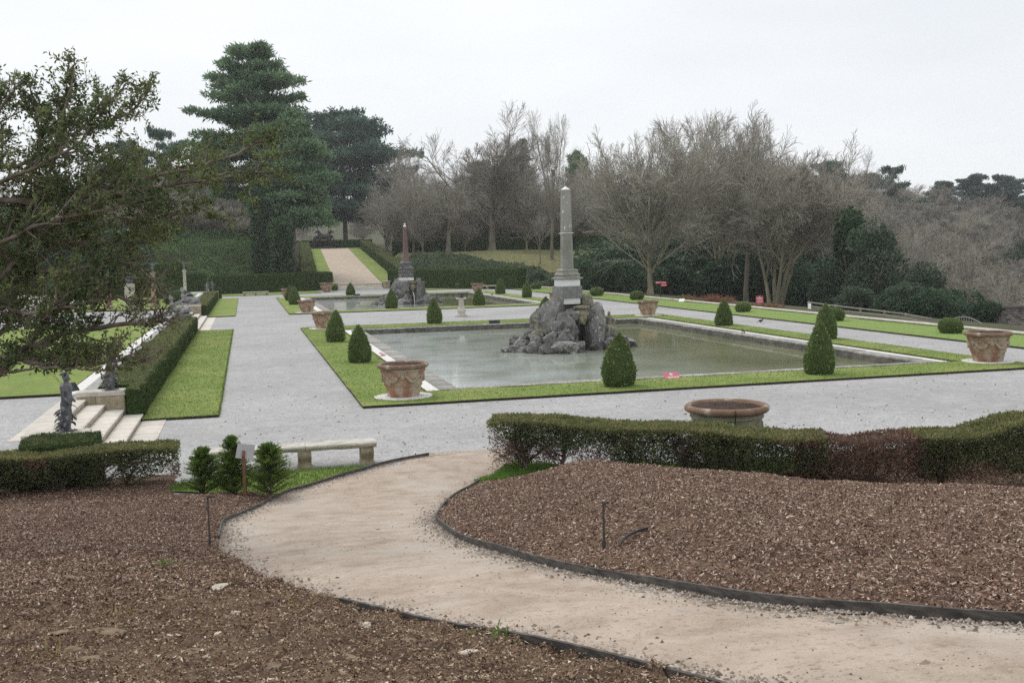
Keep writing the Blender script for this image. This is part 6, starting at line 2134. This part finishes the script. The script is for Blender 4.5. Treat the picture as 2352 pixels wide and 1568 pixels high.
# --- the left half
place_tree('pine_tree', 'tallest dark blue-green pine above the left bank', None, 590, 172, 103, meshes=pine, w=1.06, rz=.6)
place_tree('conifer_tree', 'grey-green shaggy conifer just right of the tallest pine', None, 676, 164, 252, meshes=pine2, w=1.0)
place_tree('conifer_tree', 'narrow dark conifer filling between the pine and the grey-green conifer', None, 640, 176, 300, meshes=pine2, w=1.0)
place_tree('cedar_tree', 'large flat-layered cedar right of the conifers', None, 795, 282, 262, meshes=cedar, w=.72, rz=1.0)
place_tree('cedar_tree', 'smaller cedar showing over the scrub left of the pine', None, 400, 235, 302, meshes=cedarg, w=.42)
place_tree('cedar_tree', 'dark rounded cedar top behind the yew tips', None, 305, 240, 328, meshes=cedar, w=.5)
place_tree('cedar_tree', 'low dark cedar mass left of the tallest pine', None, 490, 245, 352, meshes=cedar, w=.6)
place_tree('ivy_clad_trunk', 'dark ivy-clad trunk under the tallest pine', None, 600, 160, 415, meshes=ivycol, w=.85)
place_tree('ivy_clad_trunk', 'bright ivy-clad trunk at the corner of the left sloping hedge', None, 648, 152.5, 500, meshes=ivycol, w=1.45)
place_tree('oak_tree', 'gnarled bare oak standing up behind the cedar', 'oak', 905, 235, 298, w=.75)
for i, (px, Y, py, k, w) in enumerate([(480, 196, 460, 'wide', 1.1), (545, 194, 470, 'dense', 1.0), (420, 198, 440, 'wide', 1.1), (370, 200, 400, 'dense', 1.0), (330, 196, 420, 'wide', 1.1), (520, 205, 430, 'open', 1.1), (290, 200, 400, 'wide', 1.2), (440, 212, 400, 'wide', 1.1), (385, 218, 362, 'open', 1), (240, 205, 420, 'dense', 1.2), (180, 205, 420, 'wide', 1.2), (100, 205, 420, 'dense', 1.2), (20, 205, 420, 'wide', 1.2), (560, 208, 420, 'wide', 1.0), (-40, 205, 400, 'dense', 1.2)]):
    place_tree('bare_tree', 'grey twiggy bare tree in the scrub on the left bank behind the yew', k, px, Y, py, group='grey bare scrub trees on the left bank', w=w)
for i, (px, Y, py) in enumerate([(330, 190, 480), (380, 189, 470), (430, 191, 475), (480, 190, 480), (520, 189, 490), (552, 187, 505), (300, 192, 480), (405, 196, 460), (455, 195, 465), (575, 186, 515), (350, 197, 460), (250, 192, 480), (500, 196, 470), (310, 196, 470)]):
    place_tree('thicket', 'grey brushwood thicket along the top of the bramble bank', 'thicket', px, Y, py, 'shrub', 'grey brushwood thickets on the left bank', w=1.5, hmesh=3)
for px, Y, py, m_ in ((210, 165, 500, laurelB), (120, 165, 480, laurelB), (40, 165, 470, laurelA), (-30, 165, 460, laurelB), (270, 168, 520, laurelA)):
    place_tree('evergreen_shrub', 'dark evergreen shrub behind the yew tree at the far left', None, px, Y, py, 'shrub', 'dark shrubs behind the yew tree', meshes=m_, hmesh=4.6, w=1.1)

# --- the middle
place_tree('beech_tree', 'big rounded bare tree with clear trunk left of the grey obelisk', 'broad', 1130, 190, 232, w=1.15, rz=.4)
place_tree('ash_tree', 'tall thin open bare tree just left of the grey obelisk', 'open', 1268, 165, 240, w=.66, rz=1.0)
place_tree('bare_tree', 'bare tree with pale broken trunk between the two obelisks', 'oak', 1031, 184, 385, w=.95, rz=2)
place_tree('bare_tree', 'short leaning tree at the foot of the bank, left of the grey obelisk', 'open', 1240, 160, 480, w=.8, rz=3)
place_tree('bare_tree', 'greenish bare tree overlapping the grey obelisk from behind', 'dense', 1210, 188, 400, w=.8, rz=.4)
place_tree('cedar_tree', 'dark cedar behind the big rounded bare tree', None, 1110, 235, 375, meshes=cedar, w=.56)
place_tree('fir_tree', 'narrow fir behind the big rounded bare tree', None, 1207, 240, 318, meshes=fir, w=.9)
place_tree('columnar_conifer', 'columnar brown-green conifer directly behind the grey obelisk tip', None, 1330, 225, 350, meshes=columnc, w=.9)
place_tree('cedar_tree', 'lower dark cedar between the oak and the broken tree', None, 935, 250, 385, meshes=cedarg, w=.4)
MIDS = [(802, 228, 470, 'wide', 1.2), (890, 225, 440, 'wide', 1.3), (930, 195, 460, 'wide', 1.2), (1005, 205, 430, 'dense', 1.1), (1045, 230, 410, 'wide', 1.3), (1080, 202, 455, 'wide', 1.2), (1120, 205, 450, 'wide', 1.3), (1150, 228, 400, 'wide', 1.2), (1225, 222, 400, 'wide', 1.3), (1265, 195, 430, 'wide', 1.2), (1305, 224, 400, 'wide', 1.2), (1340, 190, 450, 'wide', 1.1), (1370, 224, 380, 'wide', 1.2), (960, 222, 400, 'wide', 1.2), (840, 215, 440, 'wide', 1.1), (875, 205, 425, 'dense', 1.0), (915, 212, 420, 'wide', 1.2), (950, 200, 430, 'dense', 1.1), (985, 215, 370, 'oak', 1.0), (1015, 225, 400, 'wide', 1.0), (1060, 210, 440, 'wide', 1.1), (1095, 222, 430, 'dense', 1.1), (1165, 212, 420, 'wide', 1.1), (1190, 225, 390, 'open', 1.0), (1250, 205, 410, 'dense', 1.0), (1285, 215, 400, 'wide', 1.0), (1320, 200, 440, 'dense', .9), (1350, 210, 390, 'open', .9), (1385, 200, 400, 'wide', .9), (860, 240, 400, 'oak', .9), (830, 190, 500, 'thicket', 1), (900, 188, 500, 'wide', 1.1), (970, 186, 480, 'wide', 1.0), (1070, 192, 500, 'wide', 1.0), (760, 236, 480, 'wide', 1), (1300, 186, 460, 'wide', .9)]
for px, Y, py, k, w in MIDS:
    if abs(at(px, Y)[0] - ramp_c(Y)) < 9.5 and Y < 262:
        continue
    py -= 22
    place_tree('bare_tree', 'brown bare tree in the tangle of woodland behind the two obelisks', k if k != 'thicket' else 'wide', px, Y, py, group='bare woodland trees behind the obelisks', w=w)

for i, px in enumerate(range(800, 1460, 42)):
    if abs(at(px, 236 + (i * 17) % 30)[0] - ramp_c(250)) < 14:
        continue
    place_tree('evergreen_shrub', 'dark evergreen thicket deep in the wood behind the long bank hedge', None, px, 236 + (i * 17) % 30, 505 + (i * 13) % 30, 'shrub', 'dark thickets deep in the wood behind the long hedge', meshes=(laurelB, laurelA)[i % 2], hmesh=4.6, w=1.1)
for px, Y, py, m_, lab in ((1360, 118, 590, laurelB, 'leftmost dark laurel behind the wall, right of the grey obelisk'), (1395, 124, 560, laurelA, 'taller laurel behind the leftmost one right of the grey obelisk')):
    place_tree('laurel_shrub', lab, None, px, Y, py, 'shrub', meshes=m_, hmesh=4.6, w=1.1)
place_tree('clipped_shrub', 'rounded blue-green shrub at the right end of the back hedge', None, 1232, 138, 620, 'shrub', meshes=laurelA, hmesh=4.6, w=1.3)

# --- the right
place_tree('hornbeam_tree', 'dense drooping bare tree nearest right of the grey obelisk', 'dense', 1492, 110, 258, w=.92, rz=.2)
place_tree('hornbeam_tree', 'tall dense bare tree with pale trunk, tallest on the right', 'dense', 1650, 122, 222, w=.95, rz=2.2)
place_tree('multi_stem_tree', 'spreading bare tree with several pale stems behind the rail fence', 'multi', 1778, 106, 300, w=1.0, rz=1.1)
place_tree('hornbeam_tree', 'slender bare tree behind the red notice board', 'open', 1714, 114, 235, w=.82, rz=.5)
place_tree('bare_tree', 'bare tree with dark trunk between the two pale trunks', 'dense', 1670, 136, 262, w=.85, rz=4)
place_tree('bare_tree', 'bare tree standing behind the dense tree by the obelisk', 'wide', 1545, 150, 272, w=.95)
place_tree('bare_tree', 'bare tree at the left of the right-hand grove, behind the obelisk', 'wide', 1425, 150, 300, w=.85)
place_tree('bare_tree', 'bare tree at back of the grove above the multi-stem tree', 'wide', 1840, 140, 298, w=1.0)
place_tree('bare_tree', 'bare tree at the right end of the grove beside the dark holm oak', 'wide', 1895, 130, 355, w=.95)
place_tree('beech_tree', 'pale open bare tree rising alone behind the right-hand grove', 'broad', 1975, 225, 335, w=.7)
place_tree('cedar_tree', 'ragged cedar right of the pale lone bare tree', None, 2032, 240, 388, meshes=cedarg, w=.52)
place_tree('cedar_tree', 'dark cedar edge behind the right-hand grove', None, 1905, 230, 375, meshes=cedar, w=.5)
place_tree('cedar_tree', 'left one of three blue-green cedars on the far right skyline', None, 2160, 300, 418, meshes=cedarf, w=.62)
place_tree('cedar_tree', 'middle one of three blue-green cedars on the far right skyline', None, 2238, 310, 402, meshes=cedarf, w=.62)
place_tree('cedar_tree', 'right one of three blue-green cedars on the far right skyline', None, 2300, 300, 404, meshes=cedarf, w=.62)
place_tree('cedar_tree', 'low blue-green cedar at the right edge of the skyline', None, 2350, 305, 450, meshes=cedarf, w=.7)
place_tree('holm_oak', 'large dark grey-green holm oak behind the terrace wall', None, 2010, 92, 490, meshes=holmA, w=.82, hmesh=10.5)
place_tree('holm_oak', 'dark ivy-green top standing out left of the holm oak', None, 1950, 98, 482, meshes=ivycol, w=1.2)
place_tree('holm_oak', 'broad dark evergreen right of the large holm oak', None, 2130, 95, 590, meshes=holmB, w=.95, hmesh=10.5)
place_tree('holm_oak', 'lower dark evergreen under the drooping branches of the grove', None, 1900, 98, 600, meshes=holmB, w=1.0, hmesh=10.5)
LAU = [(1440, 116, 590, laurelB), (1535, 118, 600, laurelA), (1590, 124, 570, laurelB), (1655, 126, 580, laurelA), (1740, 122, 570, laurelB), (1815, 118, 590, laurelB), (1850, 110, 640, laurelA), (1560, 138, 520, laurelB), (1700, 138, 520, laurelB), (1480, 132, 540, laurelB), (1410, 130, 550, laurelB), (1790, 132, 540, laurelB)]
for px, Y, py, m_ in LAU:
    place_tree('laurel_shrub', 'dark glossy laurel in the undergrowth beneath the right-hand grove', None, px, Y, py, 'shrub', 'laurels beneath the right-hand grove', meshes=m_, hmesh=4.6, w=1.35)
for px, Y, py, m_, lab in ((2045, 78, 660, laurelA, 'olive-lit evergreen shrub behind the wall, left of the bright ball'), (2090, 76, 640, holmB, 'grey-green shrub behind the wall, before the broad dark evergreen'), (2140, 74, 655, laurelB, 'dark shrub behind the wall just left of the bright ball'), (2265, 72, 680, laurelA, 'low dark shrub behind the wall, left of the barn'), (1960, 82, 650, holmB, 'shadowy shrub behind the wall at the arched bench'), (2190, 78, 650, laurelA, 'dark shrub behind the bright clipped ball')):
    place_tree('evergreen_shrub', lab, None, px, Y, py, 'shrub', meshes=m_, hmesh=4.6 if m_ is not holmB else 10.5, w=1.2 if m_ is not holmB else 2.0)
place_tree('bare_tree', 'bare tree with pale forked trunk behind the bright clipped ball', 'open', 2222, 73, 540, w=.9, rz=.3)
place_tree('bare_tree', 'bare tree with one long pale side branch behind the broad evergreen', 'open', 2115, 100, 540, w=.8, rz=2)
MORE = []
for i in range(56):
    px = 560 + (i * 131) % 1960
    Y = 345 + (i * 71) % 150
    MORE.append((px, Y, np.interp(px, [560, 1400, 1900, 2350], [500, 470, 465, 530]) + rng.uniform(-15, 20)))
for i, (px, Y, py) in enumerate(MORE):
    place_tree('bare_tree', 'faint brown tree in the far woodland along the skyline', ('wide', 'slim')[i % 2], px, Y, py, group='faint trees of the far woodland', w=rng.uniform(1.3, 1.9))
FAR = []
for i in range(120):
    px = 1880 + (i * 37) % 560
    Y = 110 + (i * 53) % 190
    base = 600 + (px - 1900) * .15
    py = np.interp(Y, [110, 180, 300], [575, 480, 425]) + rng.uniform(-25, 25) + (px - 2050) * .2
    FAR.append((px, Y, py))
for i, (px, Y, py) in enumerate(FAR):
    if Y < 135 and px < 2120:
        continue
    place_tree('bare_tree', 'brown bare tree in the hazy wood on the slope beyond the barn', ('wide', 'slim', 'wide', 'slim', 'dense')[i % 5], px, Y, py, group='hazy brown trees on the right-hand slope', w=rng.uniform(1.2, 1.9))
for px, Y, py in ((2330, 150, 560), (2360, 170, 540), (2290, 210, 540), (2110, 190, 520), (2185, 225, 505), (2255, 180, 535), (2060, 165, 530), (2340, 240, 515)):
    place_tree('holm_oak', 'bluish evergreen tree among the hazy brown trees on the right-hand slope', None, px, Y, py, 'tree', 'evergreens among the hazy brown trees', meshes=holmA, w=.8, hmesh=10.5)

# red-brown and olive shrubs along the outside of the wall
redt = tuple(m.copy() for m in BARE['thicket'])
for m in redt:
    m.materials.clear()
    m.materials.append(M['redtwigs'])
for px, Y, py, red, lab in ((1575, 90, 672, False, 'low olive shrub behind the wall left of the red-brown one'), (1610, 88, 668, True, 'red-brown twiggy shrub behind the wall at a pale trunk'), (1640, 87, 672, True, 'wide red-brown twiggy shrub behind the wall beside the pale trunk'), (1672, 84, 684, True, 'small rusty shrub just left of the red notice board'), (1735, 76, 686, True, 'rusty shrub just right of the red notice board'), (1762, 75, 692, True, 'low brown shrub left of the rail fence'), (1545, 92, 676, True, 'small reddish shrub near the fingerpost'), (2085, 60, 740, True, 'pinkish brush behind the wall left of the bright ball'), (2120, 58, 736, True, 'pale pinkish brush behind the wall nearest the bright ball')):
    place_tree('twiggy_shrub' if red else 'olive_shrub', lab, None, px, Y, py, 'shrub', meshes=redt if red else oliveb, hmesh=3 if red else 4.6, w=1.7 if red else 1.4, z=-1.0)
place_tree('twiggy_shrub', 'pale brown shrub on the bank behind the right back hedge', None, 1190 - 25, 150, 610, 'shrub', meshes=redt, hmesh=3, w=1.3)

# ground cover on the banks
def cover(name, n, xr, yr, sz, m, cond, hgt):
    x, y = rng.uniform(*xr, n), rng.uniform(*yr, n)
    ok = cond(x, y)
    x, y = x[ok], y[ok]
    z = zt(x, y) + np.maximum(0, hgt * (.55 + .8 * fb2(x, y, .35, 3)) * rng.random(len(x)) ** .6)
    cards(MB(), np.column_stack([x, y, z]), np.tile([0, -.2, .5], (len(x), 1)), sz, rng, .5, .7).build(name, M[m], kind='stuff')


cor = lambda x, y: np.abs(x - ramp_c(y)) > 8.3
cover('bramble_cover', 90000, (-45, 12), (152, 196), .36, 'bramble', lambda x, y: cor(x, y), 1.1)
cover('ivy_cover', 12000, (-45, 14), (152, 205), .4, 'ivy', lambda x, y: cor(x, y) & (fb2(x, y, .12, 2) > .05), .8)
cover('ground_cover', 60000, (20, 48), (130, 178), .4, 'rush', lambda x, y: cor(x, y) & (y > np.clip(153.5 - (x - 20) * 1.5, 133, 153)) & (x < 24 + (186 - y) * .55), .9)
X, Y = np.meshgrid(np.linspace(26, 62, 60), np.linspace(140, 198, 70), indexing='ij')
MB().add(np.stack([X, Y, zt(X, Y) + .03], -1), grid_faces(60, 70)).build('leaf_litter_lawn', M['litter'], kind='structure', smooth=True)

# ================================================================== AIR
mb = MB()
box(mb, -285, 565, -65, 650, -17, 43, 0)
hzo = mb.build('haze', None, kind='stuff')
hm = bpy.data.materials.new('haze')
hm.use_nodes = True
nt = hm.node_tree
nt.nodes.remove(nt.nodes['Principled BSDF'])
pv = nt.nodes.new('ShaderNodeVolumePrincipled')
pv.inputs['Color'].default_value = (.985, .99, 1.0, 1)
pv.inputs['Density'].default_value = .00026
pv.inputs['Anisotropy'].default_value = .2
nt.links.new(pv.outputs[0], nt.nodes['Material Output'].inputs['Volume'])
hzo.data.materials.append(hm)
